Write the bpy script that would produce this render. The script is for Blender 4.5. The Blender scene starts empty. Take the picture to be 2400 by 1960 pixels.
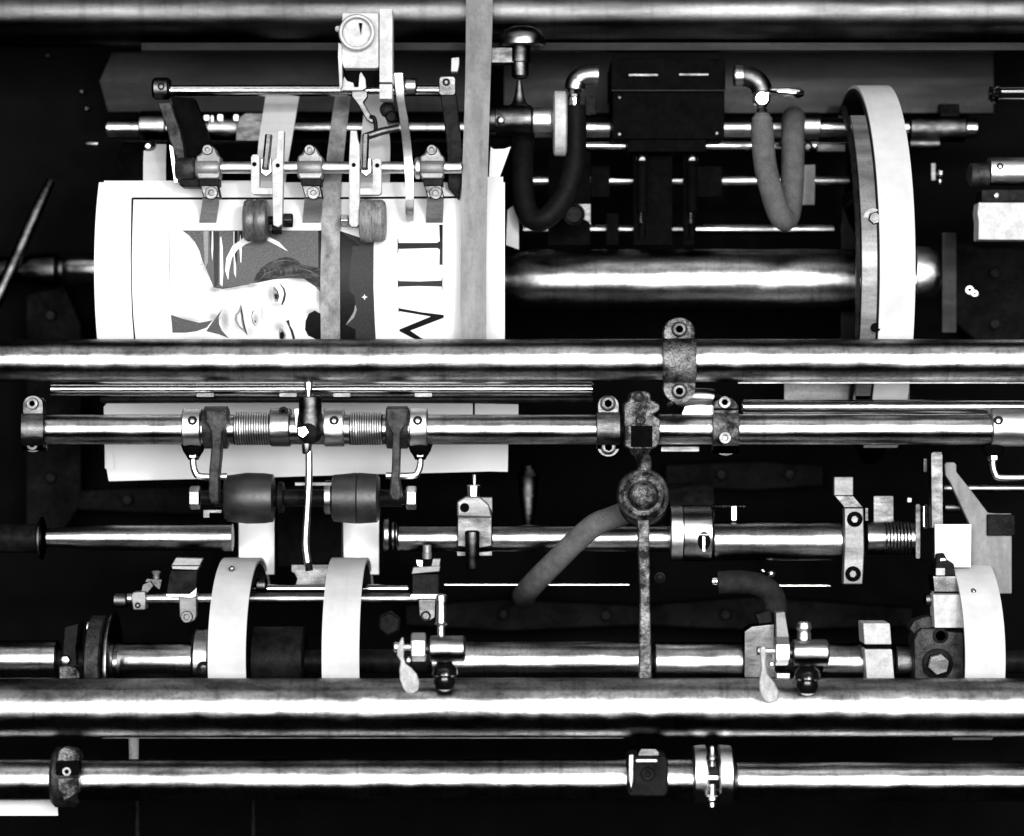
import bpy, bmesh, math, random
from mathutils import Vector, Matrix
random.seed(7)
PI = math.pi
S = 0.0003            # metres per unit (one unit = one photo pixel on the focal plane)
D = 5500.0            # camera distance in units
scene = bpy.context.scene
COL = scene.collection

# ------------------------------------------------------------------ camera
cam = bpy.data.cameras.new('camera'); camo = bpy.data.objects.new('camera', cam); COL.objects.link(camo)
camo.location = (0, -D * S, 0); camo.rotation_euler = (PI / 2, 0, 0)
cam.sensor_fit = 'HORIZONTAL'; cam.sensor_width = 36; cam.lens = 36 * D / 2400
cam.clip_start = 0.02; cam.clip_end = 50
cam.dof.use_dof = True; cam.dof.focus_distance = (D - 60) * S; cam.dof.aperture_fstop = 4.5
scene.camera = camo

# ------------------------------------------------------------------ world, lamps, exposure
world = bpy.data.worlds.new('World'); scene.world = world; world.use_nodes = True
world.node_tree.nodes['Background'].inputs[0].default_value = (0.5, 0.5, 0.5, 1)
world.node_tree.nodes['Background'].inputs[1].default_value = 0.012
def lamp(name, loc, target, w, h, power):
    l = bpy.data.lights.new(name, 'AREA'); l.shape = 'RECTANGLE'; l.size = w; l.size_y = h; l.energy = power
    o = bpy.data.objects.new(name, l); COL.objects.link(o)
    o.location = loc
    o.rotation_euler = (Vector(target) - Vector(loc)).to_track_quat('-Z', 'Y').to_euler()
    return o
lamp('front_lamp_right', (0.46, -1.80, 0.17), (0.10, 0, 0), 0.92, 0.66, 56)
lamp('front_lamp_left', (-0.46, -1.80, 0.14), (-0.10, 0, 0), 0.92, 0.66, 46)
lamp('key_lamp', (0.46, -1.70, 0.42), (0.0, 0, 0), 0.09, 0.09, 18)
lamp('ceiling_lamp', (0.0, -1.05, 1.15), (0, 0.05, 0), 2.8, 0.8, 6)
lamp('overhead_strip_lamp', (0.0, -0.75, 1.38), (0, 0.05, 0), 2.6, 0.05, 2.5)
vs = scene.view_settings
vs.view_transform = 'Standard'; vs.look = 'None'; vs.exposure = 0.0; vs.gamma = 1.0; vs.use_curve_mapping = False
scene.cycles.use_denoising = True
scene.cycles.max_bounces = 6; scene.cycles.glossy_bounces = 4; scene.cycles.diffuse_bounces = 3
scene.cycles.sample_clamp_indirect = 4.0

# ------------------------------------------------------------------ materials (all procedural, all neutral)
MATS = {}
def g4(v): return (v, v, v, 1)
def mat(name, lo, hi, metal, r_lo, r_hi, scale=60, stretch=1.0, bump=0.0, bscale=900, spec=0.5, contrast=(0.35, 0.65), speck=0.0, aniso=0.0, wear=0.0):
    m = bpy.data.materials.new(name); m.use_nodes = True
    nt = m.node_tree; N = nt.nodes; L = nt.links
    p = N['Principled BSDF']
    tc = N.new('ShaderNodeTexCoord'); mp = N.new('ShaderNodeMapping'); mp.inputs['Scale'].default_value = (1.0 / stretch, 1, 1)
    oi = N.new('ShaderNodeObjectInfo')
    ad = N.new('ShaderNodeVectorMath'); ad.operation = 'ADD'
    L.new(tc.outputs['Object'], ad.inputs[0]); L.new(oi.outputs['Location'], ad.inputs[1]); L.new(ad.outputs[0], mp.inputs['Vector'])
    n1 = N.new('ShaderNodeTexNoise'); n1.inputs['Scale'].default_value = scale; n1.inputs['Detail'].default_value = 9; n1.inputs['Roughness'].default_value = 0.65
    L.new(mp.outputs[0], n1.inputs['Vector'])
    cr = N.new('ShaderNodeValToRGB'); e = cr.color_ramp.elements
    e[0].position, e[1].position = contrast; e[0].color = g4(lo); e[1].color = g4(hi)
    L.new(n1.outputs[0], cr.inputs[0])
    col = cr.outputs[0]
    if speck > 0:
        n3 = N.new('ShaderNodeTexNoise'); n3.inputs['Scale'].default_value = scale * 9; n3.inputs['Detail'].default_value = 4
        L.new(ad.outputs[0], n3.inputs['Vector'])
        c3 = N.new('ShaderNodeValToRGB'); f = c3.color_ramp.elements
        f[0].position = 0.36; f[1].position = 0.5; f[0].color = g4(1 - speck); f[1].color = g4(1)
        L.new(n3.outputs[0], c3.inputs[0])
        mx = N.new('ShaderNodeMixRGB'); mx.blend_type = 'MULTIPLY'; mx.inputs[0].default_value = 1
        L.new(col, mx.inputs[1]); L.new(c3.outputs[0], mx.inputs[2]); col = mx.outputs[0]
    if wear > 0:        # wear rings round a turned part and long smears along it
        for sc, vec, lo_, hi_ in ((1.0, (170, 9, 9), 0.27, 0.46), (1.0, (9, 75, 75), 0.36, 0.56)):
            mw = N.new('ShaderNodeMapping'); mw.inputs['Scale'].default_value = vec
            nw = N.new('ShaderNodeTexNoise'); nw.inputs['Scale'].default_value = sc; nw.inputs['Detail'].default_value = 5; nw.inputs['Roughness'].default_value = 0.6
            cw = N.new('ShaderNodeValToRGB'); f = cw.color_ramp.elements
            f[0].position = lo_; f[1].position = hi_; f[0].color = g4(1 - wear); f[1].color = g4(1)
            xw = N.new('ShaderNodeMixRGB'); xw.blend_type = 'MULTIPLY'; xw.inputs[0].default_value = 1
            L.new(ad.outputs[0], mw.inputs['Vector']); L.new(mw.outputs[0], nw.inputs['Vector']); L.new(nw.outputs[0], cw.inputs[0])
            L.new(col, xw.inputs[1]); L.new(cw.outputs[0], xw.inputs[2]); col = xw.outputs[0]
    L.new(col, p.inputs['Base Color'])
    p.inputs['Metallic'].default_value = metal
    p.inputs['Specular IOR Level'].default_value = spec
    n2 = N.new('ShaderNodeTexNoise'); n2.inputs['Scale'].default_value = scale * 2.7; n2.inputs['Detail'].default_value = 7
    L.new(mp.outputs[0], n2.inputs['Vector'])
    mr = N.new('ShaderNodeMapRange'); mr.inputs[1].default_value = 0.3; mr.inputs[2].default_value = 0.7
    mr.inputs[3].default_value = r_lo; mr.inputs[4].default_value = r_hi
    L.new(n2.outputs[0], mr.inputs[0]); L.new(mr.outputs[0], p.inputs['Roughness'])
    if aniso:
        p.inputs['Anisotropic'].default_value = aniso
    if bump > 0:
        nb = N.new('ShaderNodeTexNoise'); nb.inputs['Scale'].default_value = bscale; nb.inputs['Detail'].default_value = 6
        L.new(ad.outputs[0], nb.inputs['Vector'])
        b = N.new('ShaderNodeBump'); b.inputs['Strength'].default_value = bump; b.inputs['Distance'].default_value = 0.0008
        L.new(nb.outputs[0], b.inputs['Height']); L.new(b.outputs[0], p.inputs['Normal'])
    if metal == 1:      # bare metal: a pure glossy lobe, whose highlight ends sharply as on ground steel
        gl = N.new('ShaderNodeBsdfAnisotropic'); gl.distribution = 'BECKMANN'
        L.new(col, gl.inputs['Color']); L.new(mr.outputs[0], gl.inputs['Roughness'])
        if bump > 0: L.new(b.outputs[0], gl.inputs['Normal'])
        L.new(gl.outputs[0], N['Material Output'].inputs['Surface'])
    MATS[name] = m
    return m
mat('bar_steel', 0.16, 0.52, 1, 0.30, 0.42, scale=42, stretch=2.0, bump=0.16, bscale=1400, speck=0.3, wear=0.42, contrast=(0.36, 0.6))
mat('ground_steel', 0.2, 0.52, 1, 0.28, 0.39, scale=48, stretch=2.5, bump=0.12, bscale=1500, speck=0.25, wear=0.4, contrast=(0.36, 0.6))
mat('polished_rod', 0.4, 0.7, 1, 0.16, 0.28, scale=70, stretch=8, bump=0.05, bscale=1200, speck=0.2)
mat('machined', 0.18, 0.45, 1, 0.36, 0.48, scale=120, stretch=4, bump=0.10, bscale=1500, speck=0.25, wear=0.3)
mat('bright_metal', 0.5, 0.78, 1, 0.42, 0.52, scale=90, stretch=3, bump=0.08, bscale=1200)
mat('chrome', 0.7, 0.9, 1, 0.10, 0.22, scale=120)
mat('dull_steel', 0.03, 0.12, 1, 0.38, 0.54, scale=130, stretch=2.5, bump=0.2, bscale=1400, speck=0.35, wear=0.3)
mat('flat_metal', 0.07, 0.17, 0.6, 0.42, 0.58, scale=70, stretch=6, bump=0.12, bscale=1500, speck=0.2, spec=0.2)
mat('roller_steel', 0.03, 0.07, 1, 0.34, 0.42, scale=40, stretch=5, bump=0.08, bscale=900, speck=0.15, wear=0.3)
mat('gloss_black', 0.001, 0.002, 0, 0.14, 0.24, scale=60, spec=0.35)
mat('mid_hose', 0.005, 0.012, 0, 0.6, 0.8, scale=130, bump=0.3, bscale=2200, spec=0.06, speck=0.3)
mat('cast_iron', 0.006, 0.035, 0.6, 0.42, 0.6, scale=150, bump=0.6, bscale=1100, speck=0.5, spec=0.15)
mat('worn_cast', 0.005, 0.15, 0.8, 0.34, 0.6, scale=85, bump=0.8, bscale=900, speck=0.65, spec=0.3, contrast=(0.42, 0.66))
mat('dark_iron', 0.0015, 0.007, 0.3, 0.36, 0.55, scale=110, bump=0.3, bscale=1200, speck=0.3, spec=0.03)
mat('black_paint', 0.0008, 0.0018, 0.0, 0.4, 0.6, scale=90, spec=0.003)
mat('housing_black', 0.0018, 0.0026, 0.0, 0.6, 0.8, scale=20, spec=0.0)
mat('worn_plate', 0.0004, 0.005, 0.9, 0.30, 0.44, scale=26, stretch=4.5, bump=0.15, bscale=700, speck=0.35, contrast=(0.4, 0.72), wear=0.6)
mat('white_belt', 0.29, 0.34, 0, 0.75, 0.9, scale=50, bump=0.2, bscale=2500, spec=0.1, wear=0.06)
mat('white_tape', 0.7, 0.75, 0, 0.75, 0.9, scale=50, bump=0.1, bscale=2500, spec=0.1)
mat('pale_metal', 0.12, 0.24, 0.3, 0.4, 0.55, scale=120, stretch=0.5, bump=0.2, bscale=1500, speck=0.3, spec=0.2)
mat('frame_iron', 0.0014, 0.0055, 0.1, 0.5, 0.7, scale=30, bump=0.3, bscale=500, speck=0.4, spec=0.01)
mat('white_enamel', 0.22, 0.34, 0, 0.4, 0.55, scale=140, bump=0.1, bscale=1200, speck=0.2, spec=0.15)
mat('grey_strap', 0.09, 0.15, 0, 0.55, 0.8, scale=30, stretch=0.25, bump=0.15, bscale=1800, spec=0.2, speck=0.12)
mat('stained_strap', 0.06, 0.19, 0, 0.5, 0.8, scale=45, stretch=0.6, bump=0.15, bscale=1800, spec=0.2, speck=0.2)
mat('grey_hose', 0.04, 0.065, 0, 0.7, 0.85, scale=130, bump=0.35, bscale=2400, spec=0.1, speck=0.3)
mat('dark_hose', 0.0012, 0.003, 0, 0.5, 0.7, scale=130, bump=0.15, bscale=2200, spec=0.05)
mat('black_rubber', 0.003, 0.009, 0, 0.35, 0.5, scale=110, bump=0.2, bscale=1600, spec=0.4)
mat('leather_wheel', 0.012, 0.06, 0, 0.3, 0.45, scale=160, stretch=0.3, bump=0.25, bscale=1500, spec=0.5, speck=0.4)
mat('tan_wheel', 0.05, 0.14, 0, 0.4, 0.6, scale=160, stretch=0.3, bump=0.25, bscale=1500, spec=0.4, speck=0.4)
mat('paper', 0.40, 0.43, 0, 0.6, 0.75, scale=30, spec=0.12)
mat('ink_black', 0.001, 0.003, 0, 0.4, 0.5, scale=400, spec=0.1)
mat('ink_grey', 0.03, 0.07, 0, 0.5, 0.6, scale=900, spec=0.1, contrast=(0.3, 0.7))
mat('ink_dark', 0.008, 0.022, 0, 0.5, 0.6, scale=900, spec=0.1, contrast=(0.3, 0.7))
mat('ink_hair', 0.002, 0.04, 0, 0.5, 0.6, scale=260, stretch=2.5, spec=0.1, contrast=(0.42, 0.68))
mat('ink_light', 0.22, 0.30, 0, 0.5, 0.6, scale=900, spec=0.1)
mat('ink_soft', 0.10, 0.17, 0, 0.5, 0.6, scale=600, spec=0.1)

# ------------------------------------------------------------------ geometry helpers
def k(d): return (D + d) / D
def U(x, y, d): return Vector(((x - 1200) * k(d), d, (980 - y) * k(d)))
class G:
    def __init__(s): s.v = []; s.f = []
    def add(s, vs, fs):
        o = len(s.v); s.v += [Vector(a) for a in vs]; s.f += [tuple(i + o for i in f) for f in fs]; return s
    def rings(s, rings, closed=False, cap=True):
        n = len(rings[0]); vs = [p for r in rings for p in r]; fs = []; m = len(rings)
        for i in range(m if closed else m - 1):
            a = i * n; b = ((i + 1) % m) * n
            for j in range(n): fs.append((a + j, a + (j + 1) % n, b + (j + 1) % n, b + j))
        if cap and not closed:
            fs.append(tuple(range(n - 1, -1, -1))); fs.append(tuple(range((m - 1) * n, m * n)))
        return s.add(vs, fs)
    def lathe_x(s, prof, y, d, seg=40, rot=0.0):
        kk = k(d)
        return s.rings([[U(x, y, d) + Vector((0, math.cos(rot + 2 * PI * j / seg), math.sin(rot + 2 * PI * j / seg))) * max(r, .02) * kk for j in range(seg)] for x, r in prof])
    def lathe_y(s, x, y, d, prof, seg=28, rot=0.0, sx=1.0):
        kk = k(d); c = U(x, y, d)
        return s.rings([[c + Vector((math.cos(rot + 2 * PI * j / seg) * r * kk * sx, dd, math.sin(rot + 2 * PI * j / seg) * r * kk)) for j in range(seg)] for dd, r in [(q, max(w, .02)) for q, w in prof]])
    def lathe_z(s, x, d, prof, seg=28, rot=0.0, sx=1.0):
        kk = k(d)
        return s.rings([[U(x, y, d) + Vector((math.cos(rot + 2 * PI * j / seg) * sx, math.sin(rot + 2 * PI * j / seg), 0)) * max(r, .02) * kk for j in range(seg)] for y, r in prof])
    def box(s, x0, x1, y0, y1, d0, d1):
        return s.prism([(x0, y0), (x1, y0), (x1, y1), (x0, y1)], d0, d1)
    def prism(s, pts, d0, d1, taper=1.0):
        fr = [U(x, y, d0) for x, y in pts]; n = len(fr)
        c = sum(fr, Vector()) / n
        bk = [c + (p - c) * taper + Vector((0, d1 - d0, 0)) for p in fr]
        fs = [tuple(range(n)), tuple(range(2 * n - 1, n - 1, -1))] + [(i, n + i, n + (i + 1) % n, (i + 1) % n) for i in range(n)]
        return s.add(fr + bk, fs)
    def tube(s, pts, r, seg=18, cap=True):
        P = [U(*p) for p in pts]; m = len(P)
        R = r if isinstance(r, (list, tuple)) else [r] * m
        T = [(P[min(i + 1, m - 1)] - P[max(i - 1, 0)]).normalized() for i in range(m)]
        a = Vector((0, 1, 0)) if abs(T[0].y) < 0.9 else Vector((1, 0, 0))
        nrm = (a - T[0] * a.dot(T[0])).normalized(); rr = []
        for i in range(m):
            nrm = (nrm - T[i] * nrm.dot(T[i])).normalized(); b = T[i].cross(nrm)
            rr.append([P[i] + (nrm * math.cos(2 * PI * j / seg) + b * math.sin(2 * PI * j / seg)) * R[i] * k(pts[i][2]) for j in range(seg)])
        return s.rings(rr, cap=cap)
    def ribbon(s, st, t=6, closed=False):
        """st: (xl, xr, y, d) stations; a flat band of thickness t following them"""
        L = [U(a, y, d) for a, b, y, d in st]; Rr = [U(b, y, d) for a, b, y, d in st]; m = len(st); rr = []
        for i in range(m):
            p = L[(i - 1) % m] if closed else L[max(i - 1, 0)]; q = L[(i + 1) % m] if closed else L[min(i + 1, m - 1)]
            tg = Vector((0, q.y - p.y, q.z - p.z)).normalized(); nr = Vector((0, -tg.z, tg.y)) * (t / 2)
            rr.append([L[i] + nr, Rr[i] + nr, Rr[i] - nr, L[i] - nr])
        return s.rings(rr, closed=closed)
def spline(pts, n=8):
    out = []; m = len(pts)
    for i in range(m - 1):
        p0, p1, p2, p3 = pts[max(i - 1, 0)], pts[i], pts[i + 1], pts[min(i + 2, m - 1)]
        for j in range(n):
            t = j / n
            out.append(tuple(0.5 * ((2 * b) + (-a + c) * t + (2 * a - 5 * b + 4 * c - e) * t * t + (-a + 3 * b - 3 * c + e) * t ** 3) for a, b, c, e in zip(p0, p1, p2, p3)))
    out.append(tuple(pts[-1])); return out
def loop_st(xl, xr, dref, yc, dc, ry, rd, a0, a1, n):
    """stations round an ellipse, constant real width; angle 0 = front, 90 = top"""
    out = []
    for i in range(n + 1):
        a = math.radians(a0 + (a1 - a0) * i / n); d = dc - rd * math.cos(a)
        h = (980 - yc) * k(dc) + ry * math.sin(a); q = k(dref) / k(d)
        out.append((1200 + (xl - 1200) * q, 1200 + (xr - 1200) * q, 980 - h / k(d), d))
    return out
def rrect(x0, x1, y0, y1, r, n=6):
    out = []
    for cx, cy, a in ((x1 - r, y0 + r, -90), (x1 - r, y1 - r, 0), (x0 + r, y1 - r, 90), (x0 + r, y0 + r, 180)):
        for i in range(n + 1):
            t = math.radians(a + 90 * i / n); out.append((cx + r * math.cos(t), cy + r * math.sin(t)))
    return out

def make(name, g, m, root, parent=None, bevel=0.0, smooth=38, label=None):
    me = bpy.data.meshes.new(name)
    o0 = root.location if root is not None else Vector()
    me.from_pydata([(p * S) - o0 for p in g.v], [], g.f)
    bm = bmesh.new(); bm.from_mesh(me); bmesh.ops.remove_doubles(bm, verts=bm.verts, dist=1e-7); bmesh.ops.recalc_face_normals(bm, faces=bm.faces); bm.to_mesh(me); bm.free()
    me.polygons.foreach_set('use_smooth', [True] * len(me.polygons)); me.set_sharp_from_angle(angle=math.radians(smooth))
    me.materials.append(MATS[m])
    o = bpy.data.objects.new(name, me); COL.objects.link(o)
    if bevel:
        b = o.modifiers.new('bevel', 'BEVEL'); b.width = bevel * S; b.segments = 2; b.limit_method = 'ANGLE'; b.angle_limit = math.radians(38)
        b.use_clamp_overlap = True; b.harden_normals = True
    o.parent = parent if parent is not None else (root if isinstance(root, bpy.types.Object) else None)
    if label: o['label'] = label
    return o
class T:
    """a thing: an Empty at its base that parents the parts"""
    def __init__(s, name, label, cat, at, group=None):
        e = bpy.data.objects.new(name, None); COL.objects.link(e); e.empty_display_size = 0.01
        e.location = U(*at) * S; e['label'] = label; e['category'] = cat
        if group: e['group'] = group
        s.e = e
    def p(s, name, g, m, bevel=0.0, parent=None, smooth=38, label=None):
        return make(name, g, m, s.e, parent, bevel, smooth, label)
    def screw(s, x, y, d, r, m='dull_steel', h=9, name='screw', parent=None):
        """socket-head screw facing the camera: knurled head with a hexagon recess"""
        g = G(); kk = k(d); c = U(x, y, d); n = 24; rr = []
        def ring(f, dd): rr.append([c + Vector((math.cos(2 * PI * j / n) * f(j), dd, math.sin(2 * PI * j / n) * f(j))) * 1 for j in range(n)])
        rot = random.random()
        def hx(j):
            a = (2 * PI * j / n + rot) % (PI / 3) - PI / 6
            return r * 0.46 * kk / math.cos(a) * 0.92
        ring(lambda j: r * kk, 6); ring(lambda j: r * kk, -h + 2); ring(lambda j: r * 0.9 * kk, -h); ring(lambda j: hx(j) * 1.12, -h); ring(hx, -h + 2); ring(hx, -h + 9)
        g.rings(rr)
        return s.p(name, g, m, parent=parent, smooth=50)
    def hexface(s, x, y, d, r, h=10, m='dull_steel', name='bolt', rot=0.3, parent=None):
        return s.p(name, G().lathe_y(x, y, d, [(2, r), (-h + 2, r), (-h, r * .86)], seg=6, rot=rot), m, bevel=1, parent=parent, smooth=20)
    def hexx(s, x0, x1, y, d, r, m='machined', name='bolt', rot=0.0, parent=None):
        return s.p(name, G().lathe_x([(x0, r * .86), (x0 + 3, r), (x1 - 2, r), (x1, r * .93)], y, d, seg=6, rot=rot), m, bevel=1, parent=parent, smooth=20)
def solo(name, label, cat, g, m, at=None, bevel=0.0, smooth=38, group=None, kind=None):
    c = sum(g.v, Vector()) / len(g.v); lo = min(p.z for p in g.v)
    class R: location = Vector((c.x, c.y, lo)) * S
    o = make(name, g, m, R, None, bevel, smooth); o.parent = None; o.location = R.location
    if label: o['label'] = label
    if cat: o['category'] = cat
    if group: o['group'] = group
    if kind: o['kind'] = kind
    return o
def shaft(x0, x1, y, r, d, ch=4, seg=48):
    return G().lathe_x([(x0, r - ch), (x0 + ch, r), (x1 - ch, r), (x1, r - ch)], y, d, seg)
def clamp(label, x0, x1, y0, y1, yc, r, d, screws, m='worn_cast', group='split clamps bolted round the shafts', sr=15, lug=None, th=20, name='shaft_clamp'):
    """split clamp: a half ring round a shaft of radius r with a screwed lug above and below"""
    t = T(name, label, 'clamp', ((x0 + x1) / 2, y1, d), group)
    df = d - 14
    g = G(); w = x1 - x0; rr = (lug or w * .5)
    R = r + 9; n = 10
    # band over the shaft
    st = []
    hl = (yc - y0); hb = (y1 - yc)
    a = math.degrees(math.asin(min(.97, (r * .9) / R)))
    for i in range(n + 1):
        an = math.radians(-a + 2 * a * i / n); st.append((x0, x1, yc - R * math.sin(an), d - R * math.cos(an) - 4))
    t.p('band', G().ribbon(st, th), m, bevel=2)
    lu = t.p('lug', G().prism(rrect(x0 + 2, x1 - 2, y0, yc - R * .45, min(rr, (x1 - x0) / 2 - 3)), df - r * .45, d + 12), m, bevel=3)
    ll = t.p('lug', G().prism(rrect(x0 + 2, x1 - 2, yc + R * .45, y1, min(rr, (x1 - x0) / 2 - 3)), df - r * .45, d + 12), m, bevel=3)
    for (sx, sy) in screws: t.screw(sx, sy, (d - R - 12) if abs(sy - yc) < r * .8 else df - r * .45, sr, parent=lu if sy < yc else ll)
    return t

# ================================================================== setting: the dark inside of the machine
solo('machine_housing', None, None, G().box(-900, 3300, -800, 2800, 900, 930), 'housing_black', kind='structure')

GFR = 'dark frame castings deep in the machine'
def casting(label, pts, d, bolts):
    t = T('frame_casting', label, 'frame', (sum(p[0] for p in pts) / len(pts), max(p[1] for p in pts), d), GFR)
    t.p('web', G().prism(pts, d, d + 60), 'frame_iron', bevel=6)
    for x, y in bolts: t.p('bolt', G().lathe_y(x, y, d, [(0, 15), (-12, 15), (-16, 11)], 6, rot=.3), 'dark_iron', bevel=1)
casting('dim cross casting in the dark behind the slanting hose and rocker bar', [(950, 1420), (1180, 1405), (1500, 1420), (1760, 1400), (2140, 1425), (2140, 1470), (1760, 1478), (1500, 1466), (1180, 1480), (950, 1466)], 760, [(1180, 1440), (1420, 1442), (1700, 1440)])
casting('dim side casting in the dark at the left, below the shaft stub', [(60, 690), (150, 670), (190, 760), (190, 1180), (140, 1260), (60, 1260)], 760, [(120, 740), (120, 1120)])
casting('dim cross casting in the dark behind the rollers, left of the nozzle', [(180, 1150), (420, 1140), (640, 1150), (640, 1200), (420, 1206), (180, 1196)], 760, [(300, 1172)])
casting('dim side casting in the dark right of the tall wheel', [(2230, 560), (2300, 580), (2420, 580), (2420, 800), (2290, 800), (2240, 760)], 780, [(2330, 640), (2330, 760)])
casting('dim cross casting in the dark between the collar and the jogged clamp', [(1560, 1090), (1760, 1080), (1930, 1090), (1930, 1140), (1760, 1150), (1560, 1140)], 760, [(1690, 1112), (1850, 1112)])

# ------------------------------------------------------------------ the big tie bars and shafts
def bar(name, label, x0, x1, y, r, d, m='bar_steel', group=None, cat='bar', ch=4):
    return solo(name, label, cat, shaft(x0, x1, y, r, d, ch), m, group=group)
GB = 'heavy steel tie bars running across the machine'
bar('tie_bar', 'thick steel tie bar passing just under the magazine cover', -200, 2600, 845, 50, -150, group=GB)
bar('tie_bar', 'thickest steel tie bar, running in front of the two white belts', -200, 2600, 1659, 69, -260, group=GB)
bar('tie_bar', 'lowest steel tie bar, carrying the bright twin disc clamp', -200, 1722, 1828, 48, -230, group=GB)
bar('threaded_bar', 'dull right end of the lowest bar beyond the twin discs', 1722, 2600, 1832, 46, -230, m='ground_steel', group=GB)
bar('top_roller', 'dark roller along the very top with one bright streak', -200, 2600, 30, 80, 340, m='roller_steel', cat='roller')
solo('edge_rail', 'narrow dark rail under the top roller, behind the round dial', 'rail', G().box(330, 2600, 99, 119, 300, 330), 'worn_plate', bevel=2)
# back plates
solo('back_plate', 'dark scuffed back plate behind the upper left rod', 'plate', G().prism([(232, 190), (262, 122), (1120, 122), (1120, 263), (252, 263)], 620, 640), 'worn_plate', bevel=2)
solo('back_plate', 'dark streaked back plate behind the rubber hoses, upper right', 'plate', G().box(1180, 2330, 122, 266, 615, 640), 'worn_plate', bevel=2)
# rods in the background
GR = 'thin rods and shafts deep in the background'
def rod(label, x0, x1, y, r, d, m='ground_steel', name='rod'):
    return bar(name, label, x0, x1, y, r, d, m=m, group=GR, cat='rod', ch=2)
t = T('rear_shaft', 'long rear shaft behind the hoses, level with the valve body', 'shaft', (1300, 330, 520), GR)
t.p('rod', shaft(250, 2290, 300, 24, 520), 'ground_steel')
t.p('collar', shaft(328, 392, 294, 34, 520), 'machined')
t.p('collar', shaft(488, 566, 300, 33, 520), 'machined')
t.p('collar', shaft(1868, 1922, 297, 33, 520), 'machined')
t.p('collar', shaft(2128, 2262, 300, 33, 520), 'dull_steel')
t.p('end_nut', G().lathe_x([(2200, 26), (2245, 26)], 268, 520, seg=6), 'dark_iron')
rod('thin bright rear rod just below the long rear shaft', 1330, 1985, 342, 8, 470, 'polished_rod')
rod('short rear rod stub right of the tall white wheel', 2130, 2202, 337, 14, 500, 'dull_steel')
rod('rear rod behind the two domed posts', 1215, 1990, 424, 13, 560)
rod('rear rod low down behind the looped hoses', 1225, 1955, 538, 12, 540)
t = T('cylinder_shaft', 'wide polished shaft between the magazine cover and the tall white wheel', 'shaft', (1600, 730, 380))
t.p('shaft', G().lathe_x([(1150, 60), (1196, 60), (1222, 73), (2028, 73), (2030, 50), (2144, 50)], 658, 380, 64), 'ground_steel')
t.p('hub', G().lathe_x([(2140, 66), (2178, 64), (2194, 54), (2200, 36)], 642, 380, 48), 'bright_metal')
t.p('left_journal', G().lathe_x([(146, 26), (170, 38), (330, 42)], 632, 640, 40), 'ground_steel')
t.p('left_journal', G().lathe_x([(-200, 30), (66, 30), (74, 36), (132, 38), (142, 28), (160, 28)], 632, 640, 40), 'dull_steel')
solo('feed_drum', 'black drum that the magazine cover is wrapped round', 'drum', G().lathe_x([(300, 300), (304, 318), (1140, 318), (1144, 300)], 650, 380, 64), 'black_paint')

# ================================================================== magazine cover wrapped on the drum
YC, DC, RC = 650.0, 380.0, 365.0
def cover_pt(px, py, off=0.0):
    R = RC + off; hc = (980 - YC) * k(DC); a, b = D, (980 - py)
    # point(t): d = -D + t*D, h = t*(980-py)
    A = a * a + b * b; B = -2 * (a * (D + DC) + b * hc); C = (D + DC) ** 2 + hc * hc - R * R
    disc = max(B * B - 4 * A * C, 0); tt = (-B - math.sqrt(disc)) / (2 * A)
    d = -D + tt * D
    return U(px, py, d)
def cover_d(py, off=0.0): return cover_pt(1200, py, off).y
def poly(pts, mapper, step=9.0):
    """flat print: an outline drawn on the sheet, cut into strips so that it follows the curve"""
    bm = bmesh.new(); vs = [bm.verts.new((x, y, 0)) for x, y in pts]; f = bm.faces.new(vs); f.normal_update()
    bmesh.ops.triangulate(bm, faces=[f])
    ys = [p[1] for p in pts]; y = math.floor(min(ys) / step) * step + step
    while y < max(ys):
        bmesh.ops.bisect_plane(bm, geom=bm.verts[:] + bm.edges[:] + bm.faces[:], plane_co=(0, y, 0), plane_no=(0, 1, 0)); y += step
    bm.verts.index_update(); g = G()
    g.add([mapper(v.co.x, v.co.y) for v in bm.verts], [tuple(v.index for v in f.verts) for f in bm.faces]); bm.free(); return g
def sheet_st(x0, x1, y0, y1, off, n=40):
    q0 = cover_d(600); st = []
    for i in range(n + 1):
        y = y0 + (y1 - y0) * i / n; d = cover_d(y, off); q = k(q0) / k(d)
        st.append((1200 + (x0 - 1200) * q, 1200 + (x1 - 1200) * q, y, d))
    return st
cov = T('magazine_cover', 'printed magazine cover with a sideways portrait, wrapped on the upper drum', 'magazine', (700, 860, 20))
cov.p('sheet', G().ribbon(sheet_st(221, 1183, 428, 880, 0), 1.2), 'paper')
cov.p('under_sheet', G().ribbon(sheet_st(1100, 1179, 415, 880, -4), 1.0), 'paper')
cov.p('under_sheet', G().ribbon(sheet_st(232, 640, 424, 470, -3, 8), 1.0), 'paper')
def A(cx, cy): return (300 + cx / 3.472, 300 + cy / 3.472)
def ink(name, pts, m, off, crop=True, step=9.0):
    P = [A(*p) for p in pts] if crop else pts
    return cov.p(name, poly(P, lambda x, y: cover_pt(x, y, off), step), m, smooth=80)
def line(name, pts, w, m, off, crop=True):
    P = [A(*p) for p in pts] if crop else pts
    L, R = [], []
    for i, p in enumerate(P):
        a = P[max(i - 1, 0)]; b = P[min(i + 1, len(P) - 1)]; dx, dy = b[0] - a[0], b[1] - a[1]; l = math.hypot(dx, dy) or 1
        ww = w[i] if isinstance(w, (list, tuple)) else w
        L.append((p[0] - dy / l * ww / 2, p[1] + dx / l * ww / 2)); R.append((p[0] + dy / l * ww / 2, p[1] - dx / l * ww / 2))
    return cov.p(name, poly(L + R[::-1], lambda x, y: cover_pt(x, y, off)), m, smooth=80)
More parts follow.
